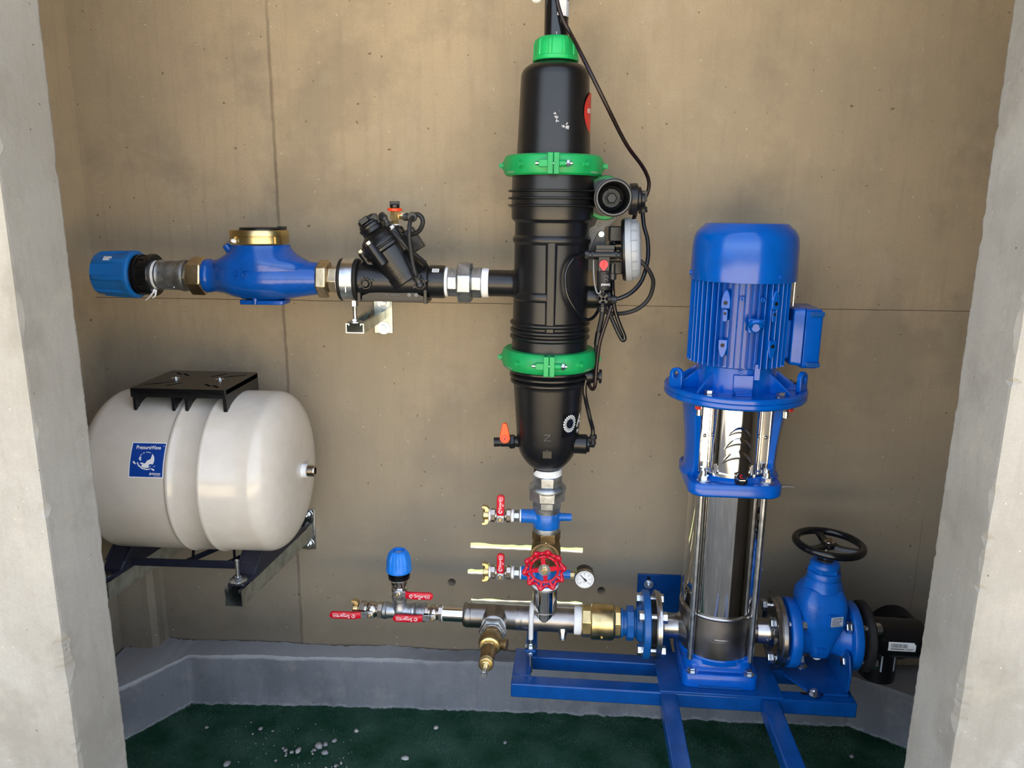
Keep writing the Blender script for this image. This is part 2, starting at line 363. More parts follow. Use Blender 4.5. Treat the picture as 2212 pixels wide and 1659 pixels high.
def pillar(x_in, x_out, name):
    """front wall beside the opening; its inner and outer arrises are chipped"""
    n = 450; rings = []; s = 1 if x_out > x_in else -1; rr = random.Random(int(abs(x_in)*1000))
    chips = [(rr.uniform(.2, 2), rr.uniform(.004, .02), rr.uniform(.003, .009), rr.random() < .45) for _ in range(26)]+[(.31, .03, .012, 0), (.68, .05, .011, 0), (1.21, .03, .008, 0), (.5, .02, .006, 0)]
    for i in range(n+1):
        z = ZO*i/n; a = .0007+rr.uniform(0, .0012); b = .0009+rr.uniform(0, .0016)
        for cz, cw, cd_, inn in chips:
            q = max(0, 1-((z-cz)/cw)**2)*cd_*rr.uniform(.7, 1)
            if inn: a += q*.3
            else: b += q
        rings.append([(x_in+s*a, YF, z), (x_in, YF-a-.003, z), (x_in, YO+.035, z), (x_in, YO+.003+b*1.2, z), (x_in+s*b*.35, YO+b*.35, z), (x_in+s*(.003+b), YO, z), (x_in+s*.03, YO, z), (x_out, YO, z), (x_out, YF, z), (x_in+s*.03, YF, z)])
    o = MB().loft(rings).build(name, 'concrete_pillar', None, smooth=False); o['kind'] = 'structure'
pillar(-.724, -2.1, 'wall_front_left'); pillar(.602, 2.1, 'wall_front_right')
struct(MB().box((4.2, .125, .34), c=(0, (YF+YO)/2, ZO+.17)), 'wall_front_top', 'concrete_pillar')
# kerb of rendered concrete along the foot of the walls
def polyline(pts, step):
    out = []
    for (a, b), (c, d) in zip(pts[:-1], pts[1:]):
        n = max(1, int(sqrt((a-c)**2+(b-d)**2)/step)); out += [(a+(c-a)*i/n, b+(d-b)*i/n) for i in range(n)]
    return out+[pts[-1]]
front = polyline([(-1.163, -.292), (-1.074, -.235), (-.973, -.080), (-.6, -.066), (0, -.056), (.5, -.060), (.826, -.060), (.94, -.132), (1.19, -.31)], .012)
nf = len(front); rows = []
lo = random.Random(3)
for j, (zz, ja) in enumerate(((-.01, .004), (.012, .004), (.05, .0012), (.10, .001), (.148, .001), (.156, .0014))):
    r = []
    for i, (x, y) in enumerate(front):
        w_ = .002*sin(i*.37)+.0015*sin(i*1.1)
        r.append((x, y+(.004 if j == 5 else 0)+lo.uniform(-ja, ja)-(.003 if j < 2 else 0)+w_*.6, zz+lo.uniform(-ja, ja)*.5+.002*sin(i*.21)))
    rows.append(r)
for fy, zz in ((.5, .157), (.86, .1575), (1.0, .158)):
    r = []
    for i, (x, y) in enumerate(front):
        xe = min(max(x, -1.161), 1.19); yb = -.0055+lo.uniform(-.002, .003)+.002*sin(i*.3)
        tgt = (xe, yb)
        r.append((x+(tgt[0]-x)*fy, y+(tgt[1]-y)*fy+lo.uniform(-.001, .001), zz+lo.uniform(-.0012, .0012)+.002*sin(i*.21)))
    rows.append(r)
rows.append([(x, y, .12) for x, y, z in rows[-1]])
kb = MB().loft(rows, closed=False).build('trim_1', 'concrete_curb', None, ang=50); kb['kind'] = 'structure'
fb_ = MB(); lo2 = random.Random(9); rws = []
for z in (.150, .165, .19, .22, .25, .28, .32, .38, .46, .56, .66, .74):
    j = lambda a: lo2.uniform(-a, a)*.3
    rws.append([(-1.1675, -.0005, z)]+[(x+j(.003), -.056+j(.004), z+j(.003)) for x in (-1.167, -1.145, -1.12, -1.10, -1.082)]+[(-1.068+j(.003), y+j(.002), z+j(.002)) for y in (-.045, -.03, -.015)]+[(-1.064, -.0005, z)])
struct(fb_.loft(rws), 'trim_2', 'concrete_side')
# outside ground, pale and sunlit in front, grass behind the wall
struct(MB().box((16, 1.75, .1), c=(0, -.945-.875, -.06)), 'ground_apron', 'ground_dark')
struct(MB().box((16, 14, .1), c=(0, -2.7-7, -.062)), 'ground_front', 'ground_pale')
struct(MB().box((16, 9, .1), c=(0, .13+4.5, -.06)), 'ground_back', 'grass')

# ------------------------------------------------------------------ turf mat and pebbles
turf = thing('turf_mat', (0, -.4, .002), 'dark green artificial turf mat covering the chamber floor below the kerb', 'turf mat')
gx, gy = 60, 24; rows = []
def fy(x):   # kerb line
    for (a, b), (c, d) in zip(front[:-1], front[1:]):
        if a <= x <= c: return b+(d-b)*(x-a)/(c-a+1e-9)
    return -.3
for j in range(gy+1):
    rows.append([(-1.15+2.33*i/gx, (lambda yb: -.775+(yb+.775)*j/gy)(fy(-1.15+2.33*i/gx)), .006+.0012*sin(i*1.3+j)+.001*sin(j*2.1)) for i in range(gx+1)])
mt = MB(); mt.loft(rows, closed=False); mt.build('backing', 'turf', turf)
NB = 60000; rng = np.random.default_rng(5)
bx_ = rng.uniform(-1.12, 1.15, NB); top = np.array([fy(x) for x in bx_])-.001; by_ = top-(top+.70)*rng.random(NB)**1.6
an = rng.uniform(0, 2*pi, NB); hh = rng.uniform(.003, .0065, NB); ln = rng.uniform(0, .003, NB); ax2 = rng.uniform(0, 2*pi, NB); bw = .0011
v = np.zeros((NB*3, 3)); z0 = .005
v[0::3] = np.c_[bx_-bw*np.cos(an), by_-bw*np.sin(an), np.full(NB, z0)]; v[1::3] = np.c_[bx_+bw*np.cos(an), by_+bw*np.sin(an), np.full(NB, z0)]
v[2::3] = np.c_[bx_+ln*np.cos(ax2), np.minimum(by_+ln*np.sin(ax2), top), z0+hh]
me = bpy.data.meshes.new('pile'); me.vertices.add(NB*3); me.vertices.foreach_set('co', (v-np.array(turf.location)).ravel())
me.loops.add(NB*3); me.loops.foreach_set('vertex_index', np.arange(NB*3)); me.polygons.add(NB); me.polygons.foreach_set('loop_start', np.arange(0, NB*3, 3)); me.update()
me.materials.append(M_['turf_blade']); o = bpy.data.objects.new('pile', me); COL.objects.link(o); o.parent = turf; o['kind'] = 'stuff'

def pebble(u, v, wpx, hpx, label, m='stone', rot=0, group='loose pebbles on the turf'):
    c = PZ(u, v, .014); k = mpp(c); a = wpx*k/2; bb = hpx*k/2*1.15; s = MB(frame((c.x, c.y, .010+min(a, bb)*.55), (0, 0, 1), (cos(rot), sin(rot), 0)))
    rr = random.Random(int(u*7+v)); rings = []
    ph = [rr.uniform(0, 6.28) for _ in range(4)]
    for j in range(7):
        th = pi*j/6; rings.append([])
        for i in range(9):
            t = 2*pi*i/9; q = 1+rr.uniform(-.09, .09)*sin(th)+.13*sin(2*t+ph[0])+.08*sin(3*t+ph[1])+.06*sin(2*th+ph[2]); rings[-1].append((a*q*max(sin(th), 1e-3)*cos(t), bb*q*max(sin(th), 1e-3)*sin(t), -min(a, bb)*.75*cos(th)))
    s.loft(rings); o = s.build('pebble', m, None, ang=24); return tag(o, label, 'pebble', group)
def zp(x, y): return 480+x/5.267, 1500+y/5.267
PB = [(435, 385, 46, 44, 'squarish grey pebble alone on the turf near the kerb, below the left channel rail', 0),
 (1525, 408, 60, 40, 'rounded pale pebble alone on the turf below the leftmost red lever', 0),
 (1278, 522, 60, 44, 'wedge-shaped grey pebble just right of the biggest pebble cluster', .5),
 (1102, 588, 92, 78, 'largest grey pebble in the cluster on the turf', 0),
 (1173, 562, 50, 66, 'upright grey pebble touching the right side of the largest pebble', .2),
 (1170, 660, 78, 56, 'oval pinkish grey pebble just below the largest pebble', .3),
 (1047, 626, 46, 34, 'small dull pebble touching the lower left of the largest pebble', -.3),
 (1020, 640, 24, 20, 'tiny white pebble left of the largest pebble, upper of two', 0),
 (1028, 666, 28, 22, 'tiny white pebble left of the largest pebble, lower of two', 0),
 (866, 636, 62, 70, 'egg-shaped pale grey pebble at the right end of the small gravel group', -.4),
 (790, 652, 46, 42, 'dull grey pebble left of the egg-shaped pebble', .5),
 (722, 632, 46, 40, 'pinkish pebble on the right in the tight gravel group', .3),
 (695, 605, 34, 32, 'pinkish pebble at the top of the tight gravel group', 0),
 (728, 664, 30, 28, 'grey pebble in the middle of the tight gravel group', 0),
 (722, 688, 30, 26, 'grey pebble at the bottom of the tight gravel group', .2),
 (346, 440, 28, 26, 'small grey pebble below left of the squarish one near the kerb', 0),
 (52, 792, 76, 76, 'big grey pebble at the bottom edge left of the gravel', 0),
 (2084, 722, 84, 54, 'pale angular pebble alone on the turf at right of the gravel', .2),
 (1352, 770, 30, 38, 'narrow white pebble below the pebble clusters', .3),
 (1288, 804, 38, 40, 'brownish pebble at the bottom edge below the largest pebble', 0),
 (1314, 797, 20, 24, 'tiny brownish pebble touching its bigger neighbour at the bottom edge', 0),
 (1178, 826, 30, 26, 'pale pebble at the bottom edge below the oval pebble', 0),
 (608, 744, 32, 28, 'faint flat pebble at lower left of the tight gravel group', 0),
 (575, 407, 34, 20, 'flat grey chip right of the squarish pebble near the kerb', .2)]
for x, y, a, b, l, r in PB: u, v = zp(x, y); pebble(u, v, a/5.267, b/5.267, l, 'stone_pale' if 'pale' in l or 'white' in l else 'stone', r)
pebble(942, 1571, 10, 9, 'small white pebble on the turf straight below the brass relief valve', 'stone_pale')
pebble(1091, 1603, 8, 7, 'small grey pebble on the turf left of the left forward frame leg')
pebble(1840, 1633, 9, 8, 'small grey pebble on the turf right of the right forward frame leg')
pebble(446, 1570, 9, 6, 'small dull pebble on the turf under the front of the left wall corner')
for i in range(46):
    u, v = zp(random.uniform(150, 1500), random.uniform(300, 820)); q = random.uniform(1.5, 3.2)
    pebble(u, v, q, q*.8, 'tiny pale gravel crumb scattered on the turf', 'stone_pale', random.uniform(0, 3), 'tiny gravel crumbs')
# ------------------------------------------------------------------ pressure tank on its rails
TY, TZ, TR = -.226, .752, .187
tank = thing('pressure_tank', (-.78, TY, TZ-TR), 'beige horizontal pressure tank with a blue sticker, lying on channel rails behind the left pillar', 'pressure tank')
xa = P(654, 1015, TY).x; xs = xa-.062; x0 = -.978; xl = x0-.062
b1, b2 = P(357, 1020, -.413).x, P(421, 1020, -.413).x
def dome(n=14, d=.062, kn=.86):
    out = []
    for i in range(n+1):
        t = pi/2*i/n; out.append((d*sin(t)**1.0, TR*cos(t)**.62))
    return out
dm = dome()
prof = [(xl+.062-a-0, r) for a, r in reversed(dm)]
prof += [(b1-.007, TR), (b1-.005, TR+.0032), (b1-.001, TR+.0045), (b1+.003, TR+.0035), (b1+.006, TR+.0005), (b2-.004, TR+.0005), (b2, TR+.0035), (b2+.004, TR+.0045), (b2+.008, TR+.003), (b2+.011, TR)]
prof += [(xs+a, r) for a, r in dm]
TF = frame((0, TY, TZ), (1, 0, 0), (0, -1, 0))
MB().lathe(prof, TF, 96).build('shell', 'tank_paint', tank, ang=45)
pf = frame((xa-.006, TY, TZ), (1, 0, 0), (0, -1, 0))
port = MB().lathe([(0, .019), (.004, .0165), (.017, .016), (.018, .0165)], pf, 32).build('port_neck', 'tape', tank)
mb = MB(); pr = []
for i in range(9): pr += [(.018+i*.0018, .0125), (.0189+i*.0018, .0137)]
pr += [(.036, .0125), (.036, .009), (.02, .009)]
mb.lathe(pr, pf, 32, cap=(False, True)).build('port_thread', 'nickel', port)
def tray(u, v):   # where a sight line meets the front of the shell: (x, angle up from horizontal)
    d = ray(u, v); oy, oz = CAMP.y-TY, CAMP.z-TZ; a = d.y**2+d.z**2; b = 2*(oy*d.y+oz*d.z); c = oy*oy+oz*oz-TR*TR
    t = (-b-sqrt(b*b-4*a*c))/(2*a); q = CAMP+d*t; return q.x, atan2(q.z-TZ, -(q.y-TY))
s0 = tray(277, 1032); s1 = tray(354, 1033); s2 = tray(287, 955); s3 = tray(361, 956.5)
sx, sa = (s0[0]+s1[0]+s2[0]+s3[0])/4, (s0[1]+s1[1]+s2[1]+s3[1])/4; sw = (s1[0]-s0[0]+s3[0]-s2[0])/2; sh = (s2[1]-s0[1]+s3[1]-s1[1])/2*TR
def tmap(x, y, z=0):
    a = sa+y/TR; r = TR+z+.0004; return Vector((sx+x, TY-r*cos(a), TZ+r*sin(a)))
lab = patch(tmap, sw, sh, 4, 16).build('brand_sticker', 'white_print', tank)
patch(lambda x, y, z=0: tmap(x, y, .0004), sw*.94, sh*.94, 4, 16).build('sticker_field', 'sticker_blue', lab)
t8 = lambda x, y, z=0: tmap(x, y, .0009)
mk = text_mb('PressureWave', sh*.15, lambda x, y, z: t8(x+sw*.0, y+sh*.345), bold=.0002, sx=.80)
tm = text_mb('TM', sh*.04, lambda x, y, z: t8(x+sw*.425, y+sh*.39)); mk.add(tm.v, tm.f)
tm = text_mb('globalwater', sh*.085, lambda x, y, z: t8(x+sw*.26, y-sh*.375), bold=.00015, sx=.8); mk.add(tm.v, tm.f)
tm = text_mb('SOLUTIONS', sh*.04, lambda x, y, z: t8(x+sw*.32, y-sh*.435), sx=.9); mk.add(tm.v, tm.f)
def blob(pts): mk.add([t8(x*sh, y*sh) for x, y in pts], [list(range(len(pts)))])
gc = (-.01, .0); gr = .225
def gp(a, r=1): return (gc[0]+gr*r*cos(RAD(a)), gc[1]+gr*r*sin(RAD(a)))
blob([gp(a) for a in range(-130, 56, 6)]+[gp(40, .80), gp(28, .62), gp(15, .55), gp(5, .35), gp(-10, .22), gp(-35, .1), gp(-70, .18), gp(-100, .35), gp(-125, .7)])
for a0, a1 in ((62, 100), (108, 128), (134, 150), (160, 172)):
    blob([gp(a, 1) for a in range(a0, a1, 3)]+[gp(a, .93) for a in range(a1, a0, -3)])
blob([gp(150, .95), gp(160, .7), gp(172, .8), gp(180, .62), gp(190, .75), gp(178, .97)])
blob([gp(205, .9), gp(215, .6), gp(232, .5), gp(240, .72), gp(222, .8)])
blob([(-.34, -.12), (-.38, -.09), (-.40, -.05), (-.37, -.035), (-.33, -.07), (-.29, -.13)])
blob([(-.28, -.08), (-.23, -.17), (-.12, -.25), (.02, -.28), (.10, -.265), (.16, -.23), (.10, -.24), (0, -.25), (-.12, -.215), (-.21, -.14), (-.25, -.07)])
blob([(.13, -.23), (.19, -.235), (.25, -.27), (.235, -.30), (.18, -.28)]); blob([(.2, -.2), (.245, -.17), (.255, -.15), (.215, -.17)])
mk.build('sticker_print', 'white_print', lab, smooth=False)
au = MB(); pts = [(.08, -.13), (.13, -.11), (.17, -.12), (.18, -.17), (.13, -.16), (.10, -.19), (.07, -.17)]
au.add([tmap(x*sh, y*sh, .0013) for x, y in pts], [list(range(len(pts)))]); au.build('map_shape', 'sticker_blue', lab, smooth=False)
# black plate bolted to the top
PZT = .9665; c0, c1, c2, c3 = PZ(262, 842, PZT), PZ(474, 848, PZT), PZ(547, 810.5, PZT), PZ(357, 809.5, PZT)
px0, px1 = (c0.x+c3.x)/2, (c1.x+c2.x)/2; py0, py1 = TY-.095, TY+.095
top = MB(); slots = []
pc = Vector(((px0+px1)/2, (py0+py1)/2, PZT)); pw, pd = px1-px0, py1-py0
pl = MB().prism(rrect(pw, pd, .006), .012, frame((pc.x, pc.y, PZT-.012))).build('top_plate', 'black_plastic', tank, bevel=.0008)
cs = []
for qx, qy, an, L_ in ((-.052, .052, 135, .034), (-.075, .062, 135, .03), (.03, .05, 55, .04), (.058, .036, 32, .05), (.078, .05, 25, .04), (-.03, -.05, 55, .04), (-.062, -.036, 32, .05), (-.08, -.05, 25, .04), (.05, -.052, 135, .034), (.074, -.064, 135, .03)):
    cs.append(MB().prism(rrect(L_, .007, .0034), .03, Matrix.Translation((pc.x+qx*pw/.22, pc.y+qy*pd/.19, PZT-.018)) @ Matrix.Rotation(RAD(an), 4, 'Z')).build('cutter', 'tape', None))
pl.modifiers.clear(); off = WL[pl.name].copy()
pl.parent = None; pl.location = off; bpy.context.view_layer.update()
cut(pl, cs); pl.data.polygons.foreach_set('use_smooth', [False]*len(pl.data.polygons)); pl.parent = tank; pl.location = (0, 0, 0)
for sx_ in (-.052, .052):
    MB().cyl(.010, .003, frame((pc.x+sx_, pc.y+.004, PZT-.001)), 24).lathe([(0, .0052), (.003, .004), (.004, .001)], frame((pc.x+sx_, pc.y+.004, PZT+.002)), 20).build('plate_screw', 'zinc', tank)
for k, lx in enumerate((px0+.006, pc.x-.014, pc.x+.016, px1-.004)):    # saddle ribs under the plate
    ys = [py0+.002+(pd-.004)*i/20 for i in range(21)]; arc = []
    for y in ys: arc.append((y, max(TZ+sqrt(max(0, (TR+.0015)**2-(y-TY)**2)), PZT-.052)))
    poly = [(ys[0], PZT-.002)]+[(ys[0]+.001, PZT-.050), (ys[0]+.006, PZT-.055), (ys[0]+.013, PZT-.053)]+[q for q in arc if ys[0]+.014 < q[0] < ys[-1]-.014]+[(ys[-1]-.012, PZT-.053), (ys[-1], PZT-.05), (ys[-1], PZT-.002)]
    th = .006 if k != 3 else .008
    MB().loft([[(lx-th/2, y, z) for y, z in poly], [(lx+th/2, y, z) for y, z in poly]]).build('saddle_rib', 'black_plastic', tank)
MB().box((pw, .004, .020), c=(pc.x, py0+.002, PZT-.010)).build('plate_skirt', 'black_plastic', tank, bevel=.0008)
# rails: two lengths of open channel bolted to the wall
RZ = .505
def chan(w, h, t=.0026, lip=.0085, ld=.007):
    a = w/2; l = lip; d = ld
    return [(-a, 0), (a, 0), (a, h), (a-l, h), (a-l, h-d), (a-l+t, h-d), (a-l+t, h-t), (a-t, h-t), (a-t, t), (-a+t, t), (-a+t, h-t), (-a+l-t, h-t), (-a+l-t, h-d), (-a+l, h-d), (-a+l, h), (-a, h)]
rails = []
def rail(xw, xf, yf, lab):
    r = thing('channel_rail', ((xw+xf)/2, -.2, RZ-.021), lab, 'channel rail', 'channel rails under the pressure tank')
    a = Vector((xw, -.008, RZ-.0205)); b = Vector((xf, yf, RZ-.0205)); d = b-a
    MB().prism(chan(.042, .041), d.length, frame(a, d, Vector((-d.y, d.x, 0))) ).build('channel', 'zinc_channel', r)
    hz = frame(b+Vector((.0207, .017, .018)), (1, 0, 0), (0, -1, 0))
    MB().prism([(.007*cos(2*pi*i/16)*1.2, .005*sin(2*pi*i/16)) for i in range(16)], .0008, hz).build('slot_hole', 'black_deep', r)
    wp = MB().box((.045, .007, .115), c=(xw+.004, -.0035, RZ)).build('wall_plate', 'zinc', r, bevel=.001)
    for dz in (-.042, .042):
        bl = MB().cyl(.016, .002, frame((xw+.006, -.007, RZ+dz), (0, -1, 0)), 28).hexa(.009, .007, frame((xw+.006, -.009, RZ+dz), (0, -1, 0))).cyl(.004, .014, frame((xw+.006, -.010, RZ+dz), (0, -1, 0)), 14).build('wall_bolt', 'zinc', wp)
    rails.append((a, b)); return r
q = PZ(505, 1296, RZ-.004); rail(-.650, q.x, q.y, 'right galvanised channel rail under the pressure tank, open front end in view')
rail(-.950, -1.005, -.372, 'left galvanised channel rail under the pressure tank, half behind the pillar')
# black feet under the tank (part of the tank)
def foot(xc, a, b, nm='foot'):
    """saddle foot along a rail: wide at the bolt end, reaching up to the shell"""
    d = (b-a).normalized(); mb = MB(); secs = []
    z0 = RZ+.0215
    for i in range(25):
        y = -.376+.352*i/24; t = (y-a.y)/(b.y-a.y); x = a.x+(b.x-a.x)*t
        if abs(y-TY) < TR-.002: zt = TZ-sqrt(TR*TR-(y-TY)**2)+.003
        else: zt = 9
        ends = min(y+.376, -.025-y); ztop = min(zt, z0+.012+max(0, ends-.045)*.9) if ends > .045 else z0+.010
        w_ = .026 if ends > .02 else .020
        secs.append([(x-w_, y, z0), (x+w_, y, z0), (x+w_*.85, y, ztop), (x-w_*.85, y, ztop)])
    mb.loft(secs); f = mb.build(nm, 'navy_plastic', tank, bevel=.003)
    for sd in (-.85, .85):
        m2 = MB(); rr = []
        for s in secs[4:-4]:
            p = Vector(s[2] if sd > 0 else s[3]); rr.append(p+Vector((0, 0, .0005)))
        m2.tube(rr, .0028, 8, sm=1); m2.build('foot_rim', 'navy_plastic', f)
    for y in (-.363,):
        t = (y-a.y)/(b.y-a.y); x = a.x+(b.x-a.x)*t; zb = z0+.010
        MB().lathe([(0, .020), (.0015, .020), (.002, .018)], frame((x, y, zb)), 32).build('washer', 'zinc', f)
        MB().hexa(.0085, .007, frame((x, y, zb+.002))).build('nut', 'zinc', f)
        MB().cyl(.0042, .048, frame((x, y, zb+.002)), 16, ch=.0008).build('threaded_stud', 'zinc', f)
    return f
foot(-.65, *rails[0]); foot(-.97, *rails[1])
xm0, xm1 = rails[1][0].x+.01, rails[0][0].x-.01
sp = MB().box((.285, .006, .018), c=((xm0+xm1)/2-.02, -.31, RZ+.042)).build('foot_spreader', 'navy_plastic', tank, bevel=.001)
for i in range(4):
    x = -.85+.05*i; MB().box((.006, .15, .012), Matrix.Translation((x, -.235, RZ+.042)) @ Matrix.Rotation(RAD(-28 if i % 2 else 24), 4, 'Z')).build('spreader_web', 'navy_plastic', tank, bevel=.001)
# ------------------------------------------------------------------ upper water line, left to right
UY = -.22
U = Line(427, 596, 1085, 612, UY, snap=None)
def UF(q): return U.F(q)
def ulathe(q0, lst, seg=48, **k): return MB().lathe(U.prof(q0, lst), UF(q0), seg, **k)
# blue compression coupling
g = thing('compression_coupling', U.pt(270), 'large blue and black pipe coupling at the far left end of the water line', 'pipe coupling')
mb = MB(); F = UF(215); m = U.m(250); n = 144; rings = []
def ribr(i, amp): a = (i*8/n) % 1; return amp if a < .24 else 0
for q, r, amp in ((219, 36, 0), (217, 40, 0), (219, 44, .4), (226, 43.5, 4.5), (262, 45.5, 4.5), (282, 47, 3.5), (290, 51, 0), (297, 51, 0), (299.5, 49.5, 0), (299.5, 42, 0)):
    t = U.t(q)-U.t(215); rings.append([((r+ribr(i, amp))*m*cos(2*pi*i/n), (r+ribr(i, amp))*m*sin(2*pi*i/n), t) for i in range(n)])
rings = [[(36*m*cos(2*pi*i/n), 36*m*sin(2*pi*i/n), .05) for i in range(n)]]+rings
mb.loft(rings, F).build('nut', 'blue_plastic', g, ang=40)
p = U.pt(255); fm = frame(p+Vector((0, -.70, .72)).normalized()*(.0515), (0, -.70, .72), (1, 0, 0))
st = MB().prism(rrect(.018, .011, .001), .0005, fm).build('sticker', 'white_print', g, smooth=False)
text_mb('LOT 14', .005, lambda x, y, z: fm @ Vector((x, y+.002, .0008))).build('print', 'print_black', st, smooth=False)
mb = MB(); pr = [(299, 43), (303, 43), (303.5, 40), (306, 40), (306.5, 43.5), (311, 43.5), (311.5, 40), (327, 40.5), (328, 45), (337, 45), (339, 43), (339, 26)]
mb.lathe(U.prof(299, pr), UF(299), 48)
for i in range(12):
    a = 2*pi*i/12; mb.box((.016, .006, .003), UF(319) @ Matrix.Rotation(a, 4, 'Z') @ Matrix.Translation((.0425, 0, 0)) @ Matrix.Rotation(pi/2, 4, 'Y'))
mb.build('body', 'black_gloss', g)
tp = ulathe(338, [(338, 25), (339, 31), (347, 31), (349, 27)]).build('thread_tape', 'tape', g)
b = U.pt(340); MB().tube([b+Vector((.002, -.02, -.030)), b+Vector((-.004, -.024, -.040)), b+Vector((-.012, -.022, -.048)), b+Vector((-.022, -.02, -.055))], lambda t: .003*(1-t*.7), 8).tube([b+Vector((.004, -.02, -.032)), b+Vector((.004, -.026, -.044)), b+Vector((-.002, -.027, -.049))], lambda t: .0025*(1-t*.6), 8).build('tape_tail', 'tape', tp)
# galvanised socket
g = thing('pipe_socket', U.pt(375), 'grey galvanised socket between the large blue coupling and the water meter', 'pipe socket')
ulathe(344, [(344, 27), (345, 31.5), (349, 33), (352, 31.5), (355, 31), (385, 31.5), (393, 32.5), (397, 33.8), (402, 34.2), (406, 33), (407, 30), (408, 26)]).build('body', 'galv_dark', g)
mb = MB(); 
mb.tube([U.pt(362)+Vector((0, -.020, -.0275)), U.pt(380)+Vector((0, -.020, -.0285))], .0015, 8).sphere(.0028, Matrix.Translation(U.pt(384)+Vector((0, -.0225, -.025)))); mb.build('cast_mark', 'galv', g)
def brass_union(q, spec, tail, lab):
    g = thing('brass_union', U.pt(q), lab, 'brass union', 'brass unions of the water meter')
    mb = MB(); F = UF(spec[0]); m = U.m(q); L0 = U.t(spec[1])-U.t(spec[0]); mb.lathe([(0, spec[2]*m*.93), (.003, spec[2]*m), (L0-.003, spec[2]*m), (L0, spec[2]*m*.93)], F, 6, a0=RAD(20)); mb.build('union_nut', 'brass_raw', g, bevel=.0015)
    F = UF(tail[0]); L1 = U.t(tail[1])-U.t(tail[0]); mb = MB(); mb.lathe([(0, tail[2]*m*.9), (.002, tail[2]*m), (L1-.001, tail[2]*m), (L1, tail[2]*m*.95)], F, 6, a0=RAD(5)); mb.build('tailpiece', 'brass_raw', g, bevel=.001)
    return g
brass_union(425, (414, 447, 41.5), (405, 415, 29), 'hexagonal brass union nut on the left side of the water meter')
brass_union(710, (689, 713, 41), (712, 734, 30), 'hexagonal brass union nut on the right side of the water meter')
# water meter
g = thing('water_meter', U.pt(566)-Vector((0, 0, .06)), 'blue cast water meter with brass ring and black lid', 'water meter')
secs = []
for q, rt, rb, rd in ((446, 36.5, 34.5, 34), (447, 37, 35, 34.5), (456, 37, 35, 34.5), (458, 35, 33.5, 33), (470, 36, 33.5, 34), (482, 39, 35.5, 40), (494, 44, 38, 50), (505, 49, 41.5, 57), (515, 53, 44, 62), (530, 57, 46.5, 66), (566, 60, 48.5, 69), (602, 57, 47.5, 66), (617, 53, 45.5, 62), (628, 49, 44, 57), (642, 44, 41, 50), (656, 40, 38.5, 43), (668, 37, 36.5, 38), (678, 35.5, 35, 35), (684, 35, 34.5, 34.5), (689, 34, 33.5, 33.5)):
    m = U.m(q); p = U.pt(q); ring = []
    for i in range(56):
        a = 2*pi*i/56; c, s_ = cos(a), sin(a); rz = rt if s_ > 0 else rb
        ring.append((p.x, p.y-rd*m*c, p.z+rz*m*s_))
    secs.append(ring)
mz = U.m(566); cx = P(566, 596, UY).x; zc = U.pt(566).z; rr = 61*mz
ring_z = P(566, 525, UY).z
body = MB().loft(secs)
body.loft([[(cx+ax*mz*cos(t)*1.0+(4*mz if cos(t) > 0 else 0)*abs(cos(t)), UY-by*mz*sin(t), zc+h*mz) for t in [2*pi*i/64 for i in range(64)]] for h, ax, by in ((18, 104, 66), (30, 104, 67), (36, 98, 67), (41, 88, 66.5), (47, 77, 65), (53, 69, 63.5), (59, 63.5, 61.5), (64, 60, 60), (70, 59, 59))])
bo = body.build('body', 'blue_meter', g, ang=60)
MB().prism(rrect(.100, .052, .006), .010, frame((cx+.004, UY, zc-.0585))).build('foot', 'blue_meter', bo, bevel=.002)
MB().lathe([(0, .004), (.012, .006), (.03, .010)], frame((cx-.008, UY-.03, zc-.057), (0, .15, 1)), 16).build('foot_rib', 'blue_meter', bo)
mb = MB(frame((cx, UY, ring_z))); H = P(566, 496.5, UY).z-ring_z; n = 128; rings = []
for t, r in ((0, rr*.97), (.0005, rr*1.0), (H*.48, rr*1.0), (H*.5, rr*.985), (H*.53, rr*.985), (H*.56, rr*1.0), (H-.002, rr*1.0), (H, rr*.98), (H, rr*.78), (H-.004, rr*.76)):
    rings.append([(r*cos(2*pi*i/n), r*sin(2*pi*i/n), t) for i in range(n)])
mb.loft(rings)
for i in range(4):
    a = RAD(-90-35+90*i); mb.box((.010, .006, H*.52), Matrix.Rotation(a, 4, 'Z') @ Matrix.Translation((rr*1.0, 0, H*.27)) @ Matrix.Rotation(pi/2, 4, 'Z'))
mb.build('cover_ring', 'brass', g)
lid = MB().lathe([(-.004, rr*.76), (.003, rr*.76), (.0055, rr*.73), (.0065, rr*.3), (.0065, 0)], frame((cx+.006, UY, ring_z+H), (0, 0, 1)), 64).box((.014, .022, .008), c=(cx+.006+rr*.72, UY, ring_z+H+.004)).build('lid', 'black_plastic', g)
p = P(492, 535, UY-.02); d = Vector((-.55, -.1, .8)); boss = MB().lathe([(-.028, .013), (-.004, .0085), (.006, .0085), (.0075, .007)], frame(p, d), 24).build('seal_boss', 'blue_meter', g)
MB().lathe([(0, .005), (.003, .005), (.004, .002)], frame(p+d.normalized()*.007, d), 6).build('seal_screw', 'brass_raw', boss)
MB().tube([p+d.normalized()*.010, P(497, 519, UY-.025), P(503, 516, UY-.03), P(508, 521, UY-.05)], .0008, 6).build('seal_wire', 'zinc', g)
sp_ = P(504.5, 520.5, UY-.06); MB().sphere(.0062, frame(sp_, (.4, -.8, .5)), sc=(1, .8, .6)).build('wire_seal', 'white_plastic', g)
def meter_map(u, v, rot):
    q = U.pt(u); mu = U.m(u); z0 = P(u, v, UY-.066).z-q.z
    def f(x, y, z=0):
        a, b = (x, y) if not rot else (x*cos(rot)-y*sin(rot), x*sin(rot)+y*cos(rot))
        h = z0+b; k = max(0, 1-(h/(73*mu))**2); return Vector((q.x+a, UY-69*mu*sqrt(k)-z-.0004, q.z+h))
    return f
